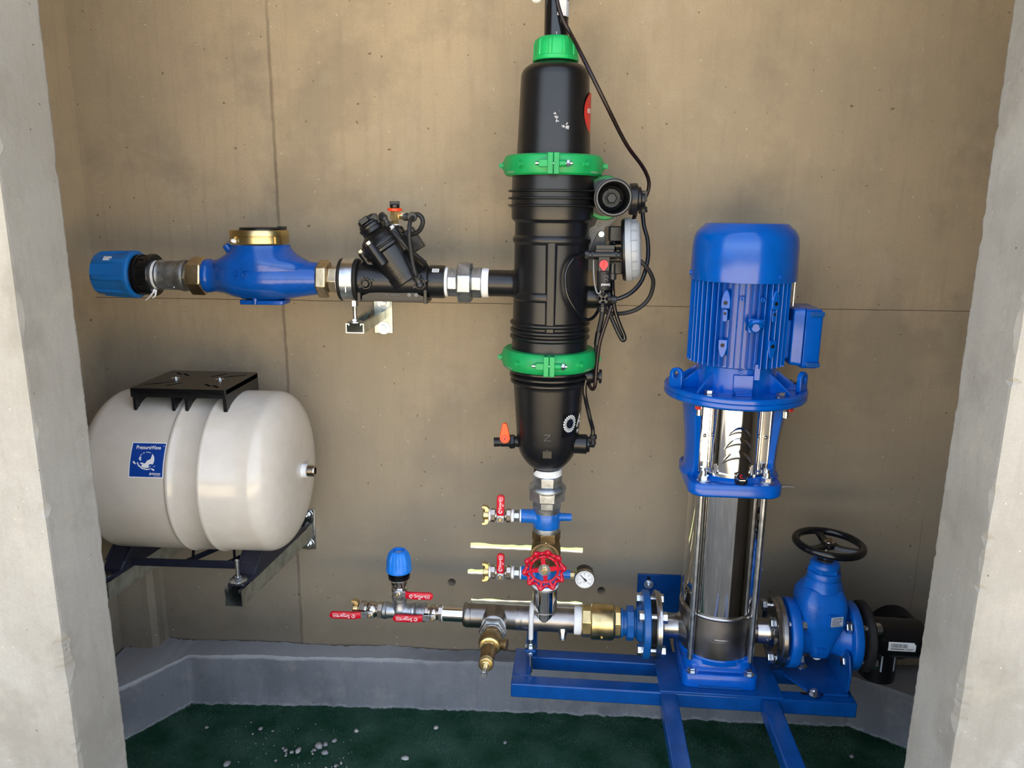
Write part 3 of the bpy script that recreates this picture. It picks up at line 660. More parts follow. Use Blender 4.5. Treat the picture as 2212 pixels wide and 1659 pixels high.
for s_, u, v, sz, rot in (('BMQ', 556, 582, .016, -pi/2), ('DN', 538, 590, .008, -pi/2), ('o', 553, 598, .018, 0), ('F', 538, 600, .008, -pi/2)):
    text_mb(s_, sz, meter_map(u, v, rot), extrude=.0016, bold=.0004).build('raised_lettering', 'blue_meter', bo, smooth=False)
# hose clamp with its rod, hanging bracket from the wall
q0 = 756; m = U.m(q0)
g = thing('pipe_clamp', U.pt(q0), 'zinc pipe clamp with black rubber lining and a threaded rod, left of the black valve', 'pipe clamp')
F = UF(738); m_ = m
MB().tubewall(44*m, 37*m, U.t(778)-U.t(738)-.006, F, 64, z0=.003).build('rubber_lining', 'rubber', g)
for q in (740, 774):
    MB().torus(41.5*m, .0042, UF(q), 64, 10).build('rubber_lip', 'rubber', g)
MB().tubewall(46.0*m, 44*m, U.t(770)-U.t(744), UF(744), 64).build('steel_band', 'zinc', g)
pz = U.pt(757); fr = pz+Vector((0, -.0475, .0))
MB().box((.024, .0035, .003), c=(fr.x, fr.y, fr.z)).box((.024, .0035, .003), c=(fr.x, fr.y+.0005, fr.z-.005)).box((.003, .003, .022), c=(fr.x+.001, fr.y+.001, fr.z-.013)).build('band_joint', 'zinc', g, bevel=.0006)
rx = P(766, 650, UY).x; zt = pz.z-45*m; zb = P(767, 692, UY).z
rod = MB().cyl(.0048, zt-zb+.004, frame((rx, UY, zb-.004)), 18)
for i in range(int((zt-zb)/.0016)): rod.torus(.0048, .0005, frame((rx, UY, zb+.001+i*.0016)), 16, 5)
rod.build('threaded_rod', 'zinc', g)
MB().hexa(.0085, .014, frame((rx, UY, zt-.013))).build('coupling_nut', 'zinc', g)
g = thing('channel_bracket', (rx, -.1, zb-.03), 'zinc channel bracket on the wall holding the clamp rod of the upper water line', 'channel bracket')
cb = Vector((P(812, 690, 0).x+.006, -.008, zb-.026)); ce = Vector((rx+.004, UY-.022, zb-.026)); d = ce-cb
MB().prism(chan(.041, .022, .0024, .0085, .005), d.length, frame(cb, d, Vector((-d.y, d.x, 0)))).build('channel', 'zinc_channel', g)
wp = MB().prism(rrect(.047, P(830, 645, 0).z-P(830, 719, 0).z, .002), .006, frame((P(829, 680, 0).x, 0, (P(830, 645, 0).z+P(830, 719, 0).z)/2), (0, -1, 0), (1, 0, 0))).build('wall_plate', 'zinc_channel', g, bevel=.0008)
for v in (654, 708):
    c_ = P(829, v, -.006); f_ = frame(c_, (0, -1, 0)); MB().tubewall(.0165, .006, .0022, f_, 36).hexa(.0085, .006, f_, z0=.0022).cyl(.0042, .004, f_, 16, z0=.008).build('wall_bolt', 'zinc', wp)
f_ = frame((rx, UY, zb-.004)); MB().lathe([(0, .0175), (.0018, .0175), (.0022, .016)], f_, 36).build('washer', 'zinc', g); MB().hexa(.0085, .006, f_, z0=.002).build('nut', 'zinc', g)
# control valve
g = thing('control_valve', U.pt(860)-Vector((0, 0, .05)), 'black plastic control valve with slanted bonnet, brass pilot and raised lettering', 'valve')
mb = MB(); mb.lathe(U.prof(733, [(733, 29), (734, 34), (740, 34), (740, 36), (775, 37), (778, 38.5), (784, 39), (800, 37), (820, 36), (870, 36), (905, 35), (926, 34), (928, 32)]), UF(733), 48)
va = RAD(35); bd = Vector((-sin(va), 0, cos(va))); o = P(885, 607, UY-.004)+bd*.028; bx2 = Vector((cos(va), 0, sin(va)))
BF = frame(o, bd, bx2); m = U.m(860)
mb.lathe([(-.0285, 30*m), (-.0275, 41.5*m), (-.026, 43*m), (.02, 44*m), (.052, 44.5*m), (.054, 46*m)], BF, 56)
bo = mb.build('body', 'black_plastic', g)
tp = ulathe(731.5, [(731.5, 26), (732, 32.5), (738, 33), (739, 30)]).build('gasket', 'white_plastic', g)
bn = MB()
bn.lathe([(.054, 44*m), (.055, 49*m), (.062, 49.5*m), (.063, 47.5*m), (.066, 47.5*m), (.067, 49.5*m), (.074, 49*m), (.078, 46*m), (.086, 44*m), (.094, 39*m), (.098, 32*m), (.102, 27*m), (.112, 26*m)], BF, 56)
for i in range(5):
    a = pi+2*pi*i/5; R_ = Matrix.Rotation(a, 4, 'Z')
    bn.lathe([(.050-.022, .0085), (.050-.02, .0100), (.080, .0100), (.082, .0085)], BF @ R_ @ Matrix.Translation((49.5*m, 0, 0)), 16)
    bn.box((.014, .020, .048), BF @ R_ @ Matrix.Translation((46*m, 0, .054)))
bno = bn.build('bonnet', 'black_plastic', g, bevel=.001)
for i in range(5):
    a = pi+2*pi*i/5; MB().hexa(.0082, .007, BF @ Matrix.Rotation(a, 4, 'Z') @ Matrix.Translation((49.5*m, 0, .082))).cyl(.0100, .0012, BF @ Matrix.Rotation(a, 4, 'Z') @ Matrix.Translation((49.5*m, 0, .081)), 18).build('bonnet_bolt', 'nickel', bno)
cp = MB().lathe([(.110, 24*m), (.111, 28*m), (.118, 28.5*m), (.120, 25*m), (.124, 25*m), (.126, 22*m), (.136, 20*m), (.137, 15*m)], BF, 40)
cp.box((.020, .064, .012), BF @ Matrix.Translation((0, 0, .131))); cp.box((.016, .020, .022), BF @ Matrix.Translation((.018, -.008, .121)))
cp.build('bonnet_cap', 'black_plastic', g, bevel=.001)
MB().tube([BF @ Vector((50*m*cos(RAD(t)), 50*m*sin(RAD(t)), .0645)) for t in range(150, 176, 6)], .0018, 8, sm=1).build('red_seal', 'red_plastic', g)
def bmap_(t0, th0=0):
    def f(x, y, z=0): R = 43.4*m; th = th0+x/R; r = R+z; return BF @ Vector((r*sin(th), -r*cos(th), t0+y))
    return f
tx = text_mb('BERMAD', .0165, bmap_(-.011, -.05), extrude=.0018, bold=.0003); t2 = text_mb('Z', .012, bmap_(.011, -.28), extrude=.0018, bold=.0006); tx.add(t2.v, t2.f)
tx.build('raised_lettering', 'black_plastic', bo, smooth=False)
for u, v in ((791, 612), (908, 613)):
    f_ = frame(P(u, v, UY-.039), (0, -1, 0)); pk = MB().tubewall(.0125, .009, .006, f_, 28).hexa(.0078, .009, f_); 
    for a in (0, pi/2, pi): pk.box((.010, .004, .004), f_ @ Matrix.Rotation(a+.5, 4, 'Z') @ Matrix.Translation((.012, 0, .003)))
    pk.build('side_plug', 'black_plastic', bo)
# cradle foot
zf_ = P(850, 646, UY).z; xA, xB = P(774, 640, UY-.02).x, P(926, 640, UY-.02).x
cr_ = MB().box((xB-xA, .05, .006), c=((xA+xB)/2, UY, zf_)).box((.007, .058, .036), c=(xA+.004, UY-.002, zf_+.014)).box((.007, .058, .040), c=(xB-.006, UY-.002, zf_+.014))
n = 14; poly = [(xA+.01, zf_), (xB-.01, zf_)]+[(xB-.01-(xB-xA-.02)*i/n, zf_+.010+.017*sin(pi*i/n)) for i in range(n+1)]
cr_.loft([[(x, UY-.028, z) for x, z in poly], [(x, UY-.024, z) for x, z in poly]])
cr_.build('cradle', 'black_plastic', g, bevel=.0006)
f_ = frame(P(848, 637, UY-.029), (0, -1, 0)); text_mb('100  PA66-GF', .006, lambda x, y, z: f_ @ Vector((x, y, z)), extrude=.0006).build('small_print', 'grey_plate', g, smooth=False)
for u in (884, 899): MB().lathe([(0, .0042), (.0008, .0042)], frame(P(u, 637, UY-.029), (0, -1, 0)), 20).build('moulded_disc', 'grey_plate', g)
en = ulathe(927, [(926, 30), (928, 34.5), (931, 35.5), (958, 35.5), (962, 34), (963, 29)]).build('end_socket', 'black_plastic', g)
f_ = frame(U.pt(945)+Vector((0, -.026, .0265)), (0, -.68, .72), (1, 0, 0)); stk = MB().prism(rrect(.015, .010, .0008), .0005, f_).build('sticker', 'white_print', en, smooth=False)
for k in (-1, 0, 1): MB().box((.012, .0012, .0002), f_ @ Matrix.Translation((0, k*.0028, .0006))).build('print_line', 'grey_plate', stk, smooth=False)
# pilot on top of the bonnet
Y2 = UY-.012
pa, pb = P(853, 494, Y2), P(852, 455, Y2)
pv = Line(853.5, 490, 852.5, 440, Y2, by='v')
def pl_(q0, lst, seg=24, a0=0): return MB().lathe(pv.prof(q0, lst), pv.F(q0), seg, a0=a0)
pi_ = pl_(505, [(512, 8), (498, 8), (486.5, 9.5), (486, 9)]).build('pilot_socket', 'black_plastic', g)
pl_(486, [(486.5, 9.2), (484, 9.2)]).build('pilot_tape', 'tape', pi_)
pl_(484, [(484, 8), (483, 9), (478, 9), (477, 7.5), (475.5, 7.5), (474.8, 10.5), (457, 11), (456, 10)], 6, RAD(10)).build('pilot_body', 'brass', g)
pl_(456, [(456, 12), (455.5, 15.5), (451.5, 16.2), (450, 15.5), (449.5, 9)], 40).build('pilot_ring', 'orange_ring', g)
mb = pl_(450, [(450, 10), (449, 10.5), (442, 10.5), (441, 9)], 32); c_ = pv.pt(441); mb.box((.021, .008, .010), frame(c_, (0, 0, 1), (.95, .3, 0)), c=(0, 0, .001)); mb.build('pilot_knob', 'black_plastic', g, bevel=.001)
sA = P(862, 466.5, Y2); sB = P(876, 467.5, Y2); MB().hexa(.0078, (sB-sA).length, frame(sA, sB-sA)).build('pilot_branch', 'brass', g)
MB().cyl(.0068, .004, frame(sB, sB-sA), 20).build('branch_tape', 'tape', g)
def elbow_fit(p, d1, mat_='grey_plate', parent=None, s=1.0):
    d1 = Vector(d1).normalized(); f_ = frame(p, d1); mb = MB()
    mb.cyl(.0062*s, .012*s, f_, 16); mb.cyl(.0085*s, .011*s, f_, 10, z0=.010*s, ch=.001); mb.torus(.0085*s, .0009*s, f_ @ Matrix.Translation((0, 0, .013*s)), 16, 6)
    mb.sphere(.0075*s, frame(p)); return mb
e1 = sB+(sB-sA).normalized()*.016
mb = elbow_fit(e1, (-1, 0, 0)); mb.cyl(.0105, .007, frame(e1+Vector((0, -.004, 0)), (0, -1, 0)), 10, ch=.001); mb.torus(.0095, .0015, frame(e1+Vector((0, -.005, 0)), (0, -1, 0)), 10, 6); mb.build('tube_elbow', 'lock_ring', g)
e2 = P(831, 472, Y2-.012); mb = elbow_fit(e2, P(842, 492, Y2-.012)-e2); mb.cyl(.008, .014, frame(e2, P(822, 462, Y2)-e2), 12); mb.build('tube_elbow', 'lock_ring', g)
e3 = P(907, 616, UY-.045); mb = elbow_fit(e3, P(902, 602, UY-.045)-e3, s=1.15); mb.build('tube_elbow', 'lock_ring', g)
Yt = UY-.055
MB().tube([P(891, 470, Y2-.012), P(886, 478, Yt+.01), P(884, 500, Yt), P(886, 530, Yt), P(892, 570, Yt), P(898, 592, Yt), P(900, 601, UY-.047)], .0046, 12).build('tube', 'black_matte', g)
MB().tube([P(893, 466, Y2-.006), P(902, 463, Y2), P(911, 470, Y2), P(913, 483, Y2), P(905, 499, Y2+.004), P(890, 506, Y2+.01), P(880, 505, Y2+.02)], .0050, 12).build('tube', 'black_matte', g)
MB().tube([P(839, 487, Y2-.014), P(847, 498, Yt+.016), P(868, 522, Yt+.010), P(890, 545, Yt+.018), P(912, 563, UY-.02), P(921, 576, UY-.004), P(921, 590, UY)], .0050, 12).build('tube', 'black_matte', g)
MB().box((.030, .02, .05), frame(P(893, 518, UY+.01), (-.55, 0, .85), (1, 0, 0))).build('bonnet_bracket', 'black_plastic', g, bevel=.002)
# galvanised union to the filter
def hexsec(L, q0, q1, r, a0=RAD(0), n=8, mb=None):
    mb = mb or MB(); m = L.m(q0); l = L.t(q1)-L.t(q0); mb.lathe([(0, r*m*.92), (.0022*(1 if l > 0 else -1), r*m), (l-.0022*(1 if l > 0 else -1), r*m), (l, r*m*.92)], L.F(q0), n, a0=a0); return mb
g = thing('galvanised_union', U.pt(1005), 'horizontal galvanised union between the black control valve and the filter', 'pipe union')
mb = hexsec(U, 968, 990, 32, RAD(22.5)); mb.lathe(U.prof(964, [(964, 27), (968, 27)]), UF(964), 32); o1 = mb.build('left_half', 'galv', g, bevel=.001)
hexsec(U, 990, 1020, 45, RAD(22.5)).build('union_nut', 'galv', g, bevel=.0015)
mb = hexsec(U, 1019, 1042, 34, RAD(22.5)); mb.build('right_half', 'galv', g, bevel=.001)
ulathe(963, [(962.5, 27), (963, 31.5), (968.5, 31), (969, 27)]).build('thread_tape', 'tape', g)
ulathe(1042, [(1041.5, 26), (1042, 31), (1049, 31.5), (1056, 30.5), (1057, 26)]).build('thread_tape', 'tape', g)
f_ = frame(U.pt(979)+Vector((0, -.024, .024)), (0, -.7, .7), (0, .7, .7)); text_mb('AG', .009, lambda x, y, z: f_ @ Vector((x, y, z)), extrude=.0008).build('raised_lettering', 'galv', o1, smooth=False)
# ------------------------------------------------------------------ disc filter in the middle
V = Line(1195, 100, 1180.5, 1010, UY, by='v', snap='v'); V.d = Vector((0, 0, -1))
V.A.x = V.B.x = .001; FX = V.A.x
def vlathe(q0, lst, seg=72, **k): return MB().lathe(V.prof(q0, lst), V.F(q0, (1, 0, 0)), seg, **k)
def vz(v): return V.pt(v).z
def vm(v): return V.m(v)
def vmap(v, R, th0=0, th_sc=1):
    z0 = vz(v)
    def f(x, y, z=0):
        th = th0+x/R; r = R+z; return Vector((FX+r*sin(th), UY-r*cos(th), z0+y))
    return f
g = thing('disc_filter', (FX, UY, vz(1020)), 'tall black upright filter with green clamp rings in the middle of the wall', 'water filter')
up = vlathe(130, [(130, 40), (136, 45), (138, 47), (140, 52), (143, 58), (148, 65), (154, 70), (161, 73), (170, 74), (330, 79), (345, 79.5)]).build('upper_housing', 'black_plastic', g)
col = MB(); n = 160; rings = []; F = V.F(82, (1, 0, 0)); m = vm(110)
for v, r, amp in ((82, 30, 0), (82, 35, 0), (83.5, 38, .5), (88, 42, 2.5), (96, 45.0, 2.5), (122, 46.5, 2.2), (124, 46.5, 1.5), (125.5, 49.5, 0), (133, 50, 0), (134.5, 48.5, 0), (134.5, 42, 0)):
    t = V.t(v)-V.t(82); rings.append([((r+(amp if ((i+3) % 16) < 4 else 0))*m*cos(2*pi*i/n), (r+(amp if ((i+3) % 16) < 4 else 0))*m*sin(2*pi*i/n), t) for i in range(n)])
col.loft(rings, F).build('top_collar', 'green_bright', g, ang=40)
up_m = vm(243); R_ = 77.3*up_m
sm = vmap(246, R_+.0002, RAD(84))
stk = MB(); stk.loft([[sm(.0005*cos(2*pi*i/40), .0005*sin(2*pi*i/40), .0006) for i in range(40)]]+[[sm(.041*k/5*cos(2*pi*i/40), .041*k/5*sin(2*pi*i/40), .0006) for i in range(40)] for k in range(1, 6)], cap=(True, False)); so_ = stk.build('round_sticker', 'red_sticker', up)
text_mb('on', .018, lambda x, y, z: sm(x-.020, y+.004, .0012), bold=.0005).build('print', 'white_print', so_, smooth=False)
d1 = vmap(268, 78*vm(268)); dst = MB()
rq = random.Random(12)
for cx_, cy_, ex, ey, n_ in ((.004, .016, .0035, .003, 5), (.005, .008, .003, .005, 6), (.007, .001, .0035, .003, 5), (.028, -.009, .006, .005, 9), (.021, -.008, .003, .0015, 3), (.012, .022, .001, .001, 2)):
    for _ in range(n_):
        ox, oy = cx_+rq.gauss(0, ex*.5), cy_+rq.gauss(0, ey*.5); ra_, rb_2, tt = ex*rq.uniform(.25, .6), ey*rq.uniform(.25, .6), rq.uniform(0, 3)
        dst.add([d1(ox-.002+ra_*cos(2*pi*i/10)*cos(tt)-rb_2*sin(2*pi*i/10)*sin(tt), oy-.004+ra_*cos(2*pi*i/10)*sin(tt)+rb_2*sin(2*pi*i/10)*cos(tt), .0006+.00002*_) for i in range(10)], [list(range(10))])
dst.build('paint_smudge', 'dust', up, smooth=False)
mid = vlathe(340, [(340, 80), (345, 88), (378, 88.5), (409, 89), (411, 89)])
mp = [(378, 88), (410, 88.7)]
for v in (413.5, 429, 444.5): mp += [(v-2.6, 88.7), (v-2.2, 95), (v-1, 96.5), (v+1, 96.5), (v+2.2, 95), (v+2.8, 88.7)]
mp += [(470, 88), (474, 87), (479, 81), (482, 80), (508, 80), (512, 83.5), (518, 84.5), (523, 83), (527, 80), (690, 80.5)]
for v in (695, 710, 724.5): mp += [(v-5, 80.5), (v-3.5, 84), (v-1.5, 86), (v+1.5, 86.2), (v+4, 84.5), (v+6, 81)]
mp += [(735, 81.5), (775, 82)]
mid = vlathe(345, [(345, 70), (346, 86)]+mp).build('middle_body', 'black_plastic', g)
Rb = 80.3*vm(600)
def ridge(x0, v0, x1, v1, w, nm='moulded_rib', h=.0045):
    z0, z1 = vz(v0), vz(v1); mb = MB(); n = 10; rows = []
    if abs(x1-x0) < 1e-6:
        pr = [(-w, -.001), (-w*.7, h*.7), (-w*.45, h), (w*.45, h), (w*.7, h*.7), (w, -.001)]
        rows = [[Vector((FX+(Rb+e)*sin((x0+a)/Rb), UY-(Rb+e)*cos((x0+a)/Rb), z)) for a, e in pr] for z in (z0, z1)]
    else:
        pr = [(-w, -.001), (-w*.7, h*.7), (-w*.45, h), (w*.45, h), (w*.7, h*.7), (w, -.001)]
        rows = [[Vector((FX+(Rb+e)*sin((x0+(x1-x0)*j/n)/Rb), UY-(Rb+e)*cos((x0+(x1-x0)*j/n)/Rb), (z0+z1)/2+a)) for a, e in pr] for j in range(n+1)]
    mb.loft(rows, cap=(True, True)); mb.build(nm, 'black_plastic', mid)
ridge(0, 522, 0, 706, .0125); ridge(-.09, 636, -.008, 636, .0115)
ridge(0, 340, 0, 412, .0008, 'mould_line', .0005)
def clamp(v, rpx, hpx, rk):
    m = vm(v); z0 = vz(v); R = rpx*m; H = hpx*m; f_ = frame((FX, UY, z0))
    b = MB().lathe([(-H*.5, R*.86), (-H*.5, R*.93), (-H*.42, R*.97), (-H*.22, R*.995), (0, R), (H*.22, R*.995), (H*.42, R*.97), (H*.5, R*.93), (H*.5, R*.86)], f_, 96).build('clamp_ring', 'green_plastic', g)
    for a in (-90-38, -90+38, -90-85, -90+85, 60, 120):
        fk = f_ @ Matrix.Rotation(RAD(a), 4, 'Z') @ Matrix.Translation((R-.002, 0, 0)) @ Matrix.Rotation(pi/2, 4, 'Y')
        k = MB().cyl(.0085, .0035, fk, 20); k.box((.007, .014, .008), fk, c=(0, 0, .004)).box((.010, .0045, .011), fk, c=(0, 0, .0055)); k.build('ring_lug', 'green_plastic', b, bevel=.0006)
    fl = f_ @ Matrix.Translation((0, -R, 0))
    l = MB()
    for s in (-1, 1): l.box((.0112, .024, H*1.0), fl, c=(s*.0062, .002, 0))
    l.box((.018, .012, .014), fl, c=(-.020, -.002, 0)); l.cyl(.0065, .014, frame(fl @ Vector((.011, -.002, 0)), (1, 0, 0)), 20)
    lg = l.build('clamp_lug', 'green_plastic', b, bevel=.0012)
    MB().cyl(.0032, .074, frame(fl @ Vector((-.036, -.002, 0)), (1, 0, 0)), 14).hexa(.0075, .007, frame(fl @ Vector((.026, -.002, 0)), (1, 0, 0))).build('clamp_bolt', 'zinc', lg)
    for th, s_ in ((RAD(55), 'AMIAD'), (RAD(-58), 'AMIAD')):
        def mpz(x, y, z):
            t = th+x/R; yy = -H*.36+y*.6; rr = R*(.972+.01*(y/.006)); return Vector((FX+(rr+.0009)*sin(t), UY-(rr+.0009)*cos(t), z0+yy))
        text_mb(s_, .009, mpz).build('ring_print', 'dust', b, smooth=False)
    return b
clamp(359.5, 108, 42, 1); clamp(771, 102.5, 41, 1)
lp = [(774, 76), (776, 79), (789, 80)]
for v, r in ((796, 86.5), (808, 85), (820, 83)): lp += [(v-5.5, r-6), (v-3.5, r-1.5), (v-1.5, r), (v+1.5, r), (v+3.5, r-1.5), (v+5, r-6)]
lp += [(827, 76), (832, 75.5), (870, 72), (915, 68.5), (945, 66), (960, 64), (970, 61), (980, 56.5), (990, 50), (998, 43), (1004, 36), (1008, 30), (1009, 28.5), (1024, 28.5), (1026, 26)]
low = vlathe(774, lp).build('lower_housing', 'black_plastic', g)
# black label with dotted ring mark, arrow and chalk mark
def coneR(v): return (72-(v-870)*.0778)*vm(v)
Rl = coneR(900)
def lmap(x, y, z=0):
    zz = vz(903)+y; k = (zz-vz(915))/(vz(870)-vz(915)); R = (68.5+3.5*k)*vm(893); th = RAD(26)+x/R; r = R+.0005+z; return Vector((FX+r*sin(th), UY-r*cos(th), zz))
lb = patch(lmap, .13, .054, 24, 4, 0, (.065, 0)).build('brand_label', 'black_gloss', low)
dots = MB()
for k, (ra, n_, rd) in enumerate(((1, 20, .0021), (.80, 20, .0016), (.64, 18, .0011))):
    for i in range(n_):
        a = 2*pi*(i+.5*k)/n_; cx_, cy_ = .0195+.0165*ra*cos(a), .0035+.0185*ra*sin(a)
        dots.add([lmap(cx_+rd*cos(2*pi*j/8), cy_+rd*sin(2*pi*j/8), .0006) for j in range(8)], [list(range(8))])
for s_, sz, x, y in (('A', .040, .056, .004), ('PA', .011, .052, -.020)):
    t = text_mb(s_, sz, lambda a, b, c: lmap(x+a, y+b, .0006), bold=.0003); dots.add(t.v, t.f)
dots.build('label_print', 'white_print', lb, smooth=False)
am = vmap(961, 63.5*vm(961)); ar = MB()
pts = [(0, .019), (.014, .006), (.0095, .006), (.0095, -.010), (-.0095, -.010), (-.0095, .006), (-.014, .006)]
for pg_ in ([(-.0095, -.010), (.0095, -.010), (.0095, .006), (-.0095, .006)], [(-.014, .006), (0, .006), (.014, .006), (0, .019)]):
    n_ = len(pg_); ar.loft([[am(x, y, -.003) for x, y in pg_], [am(x, y, .0010+.0006*(abs(x) < .012)) for x, y in pg_]])
ar.build('moulded_arrow', 'black_plastic', low, smooth=False)
zm = vmap(926, 68*vm(926)); ch = MB()
for p0, p1 in (((-.008, .006), (.006, .006)), ((.006, .006), (-.007, -.006)), ((-.008, -.007), (.008, -.007))): ch.tube([zm(*p0, .0004), zm(*p1, .0004)], .0006, 5)
ch.build('chalk_mark', 'grey_plate', low)
# inlet pipe towards the union
ip = MB(); ip.lathe([(0, 28.5*U.m(1085)), (U.t(1105)-U.t(1056), 28.5*U.m(1085)), (U.t(1112)-U.t(1056), 31*U.m(1085)), (U.t(1118)-U.t(1056), 36*U.m(1085)), (U.t(1128)-U.t(1056), 40*U.m(1085))], UF(1056), 48).build('inlet_pipe', 'black_pipe', g)
# outlet stub on the right
oz = P(1275, 643, UY).z; osx = FX+.07
MB().lathe([(0, .025), (.03, .025), (.045, .025), (.047, .029), (.060, .029), (.061, .026), (.07, .025)], frame((osx, UY+.01, oz), (1, 0, 0), (0, -1, 0)), 40).build('outlet_stub', 'black_plastic', g)
f_ = frame(P(1247, 628, UY-.055), (.72, -.68, 0), (.68, .72, 0)); text_mb('|X|', .016, lambda x, y, z: f_ @ Vector((x, y, z))).build('moulded_mark', 'grey_plate', mid, smooth=False)
# side port plugs
p = P(1264, 812, UY-.01); pg_ = MB().lathe([(0, .019), (.010, .0175), (.022, .015), (.024, .009), (.030, .009), (.031, .016), (.036, .016), (.037, .014)], frame(p, (1, -.05, 0), (0, -1, 0)), 36).build('side_plug', 'black_plastic', g)
p = P(1238, 958, UY-.012); MB().lathe([(0, .0225), (.030, .0225), (.032, .021), (.033, .017), (.037, .017)], frame(p, (1, -.08, 0), (0, -1, 0)), 40).hexa(.0185, .006, frame(p, (1, -.08, 0), (0, -1, 0)), z0=.032).cyl(.007, .012, frame(p, (1, -.08, 0), (0, -1, 0)), 12, z0=.037).build('side_port', 'black_plastic', g)
pe = P(1281, 957, UY-.02); mb = elbow_fit(pe, (0, 0, 1), s=.95); mb.build('port_elbow', 'black_matte', g)
# riser above, its clip, cable
r = thing('riser_pipe', (FX, UY, vz(80)), 'black vertical pipe rising from the green top collar of the filter', 'pipe')
mr = vm(50); MB().cyl(26*mr, 2.12-vz(86), frame((FX, UY, vz(86))), 48).build('pipe', 'black_gloss', r)
rm = vmap(22, 26*mr, RAD(28)); st = patch(rm, .021, .030, 8, 2, .0005).build('sticker', 'white_print', r)
patch(vmap(22, 26*mr, RAD(68)), .016, .030, 8, 2, .0005).build('sticker', 'sticker_grey', r)
mk_ = vmap(78, 26*mr, RAD(2)); patch(mk_, .0015, .007, 2, 2, .0005).build('pipe_mark', 'dust', r)
c = thing('pipe_clip', P(1160, 0, UY), 'white plastic clip on the riser pipe at the top edge', 'pipe clip')
MB().tubewall(.034, .0268, .022, frame((FX, UY, P(1160, -24, UY).z)), 40).lathe([(0, .004), (.003, .009), (.010, .011), (.05, .011)], frame((P(1159, 0, UY).x, UY, P(1160, 8, UY).z)), 20).box((.016, .19, .016), c=(FX, -.095, P(1160, -24, UY).z+.011)).build('clip', 'white_plastic', c, bevel=.001)
def hose(name, pts, r, m, lab, cat='hose', grp=None, seg=12):
    o = MB().tube([P(u, v, y) for u, v, y in pts], r, seg).build(name, m, None, ang=80); return tag(o, lab, cat, grp)
yc = UY-.035
hose('cable', [(1199, -40, yc), (1203, 0, yc), (1214, 38, yc), (1232, 72, yc), (1250, 106, -.285), (1278, 162, -.305), (1308, 223, -.30), (1339, 286, -.27), (1359, 321, -.25), (1384, 354, -.22), (1397, 377, -.20), (1402, 397, -.19), (1398, 418, -.185), (1391, 430, -.185)], .0041, 'cable_dark', 'long dark red-black cable hanging from the top edge past the upper green clamp', 'cable')
# ------------------------------------------------------------------ valve, controller and hoses on the right of the filter
g = thing('flush_valve', P(1326, 427, -.2), 'black open-ended round valve with a green ring, right of the upper filter body', 'valve')
vc = P(1326, 427, -.285); f_ = frame(vc, (0, 1, 0), (1, 0, 0)); k = mpp(vc); ro = 40.5*k
MB().lathe([(.10, ro*.45), (.10, ro*.98), (.02, ro*.98), (.016, ro*1.0), (.013, ro*1.0), (.012, ro*.96), (.009, ro*.96), (.008, ro*1.0), (.004, ro*1.0), (.003, ro*.955), (0, ro*.95), (0, ro*.85), (.003, ro*.82), (.05, ro*.80), (.056, ro*.70), (.062, ro*.66), (.066, ro*.5), (.088, ro*.46), (.088, .001)], f_, 64, cap=(False, True)).build('valve_body', 'black_plastic', g)
MB().lathe([(.068, ro*.7), (.068, ro*1.0), (.100, ro*1.0), (.12, ro*.8)], f_ @ Matrix.Translation((-.013, -.001, 0)), 48).lathe([(0, ro*.5), (.04, ro*.5)], frame(vc+Vector((-.06, .085, 0)), (1, 0, 0), (0, -1, 0)), 32).build('rear_body', 'black_plastic', g)
for v_, rr in ((.0105, .965), (.0135, 1.005), (.0005, .89)): MB().torus(ro*rr, .0011, f_ @ Matrix.Translation((0, 0, v_-.0)), 64, 6).build('rim_edge', 'grey_plate', g)
MB().hexa(.0105, .014, f_, z0=.054).tubewall(.0135, .0115, .012, f_, 6, z0=.058).build('inner_nut', 'lock_ring', g)
for a in (15, 130, 250): MB().box((.004, .002, .02), f_ @ Matrix.Rotation(RAD(a), 4, 'Z') @ Matrix.Translation((.019, 0, .06))).build('inner_vane', 'black_plastic', g)
MB().lathe([(.074, ro*.95), (.074, ro*1.16), (.078, ro*1.22), (.092, ro*1.22), (.096, ro*1.16), (.096, ro*.95)], f_ @ Matrix.Translation((-.013, -.001, 0)), 64, loop=True).build('clamp_ring', 'green_plastic', g)
eb = P(1366, 430, -.205)
MB().lathe([(-.006, .033), (.0, .0335), (.009, .0335), (.010, .027), (.017, .026), (.018, .019), (.026, .018)], frame(eb, (1, 0, 0), (0, -1, 0)), 40).box((.012, .028, .022), c=(eb.x+.024, eb.y, eb.z+.006)).build('side_chamber', 'black_plastic', g, bevel=.001)
ec = P(1386, 436, -.19); mb = elbow_fit(ec, (.2, 0, -1), s=1.15); mb.cyl(.0085, .02, frame(ec, (0, 0, 1)), 10).cyl(.006, .026, frame(ec, (-1, 0, .1)), 12); mb.build('hose_fitting', 'black_matte', g)
MB().tube([P(1283, 436, -.2), P(1270, 432, -.2), P(1262, 430, -.2)], .012, 12).build('side_arm', 'black_plastic', g)
def pxplate(name, pts, Y, th, m, parent, bevel=.0006):
    return MB().loft([[P(u, v, Y) for u, v in pts], [P(u, v, Y)+Vector((0, th, 0)) for u, v in pts]]).build(name, m, parent, bevel=bevel)
g2 = thing('mounting_plate', P(1290, 510, -.19), 'flat grey plate bolted between the filter and the round open valve', 'mounting plate')
pxplate('plate', [(1296, 461), (1318, 467), (1331, 468), (1333, 472), (1317, 489), (1310, 489.5), (1306, 494), (1306, 499), (1308.5, 504), (1308.5, 585), (1264, 585), (1264, 544), (1271, 535), (1276, 526), (1275, 520), (1270, 512), (1270, 495), (1284, 487)], -.195, .004, 'grey_plate', g2)
pxplate('front_plate', [(1291, 503), (1297, 499), (1304, 501), (1307, 508), (1308, 560), (1271, 560), (1274, 545)], -.2005, .004, 'lock_ring', g2)
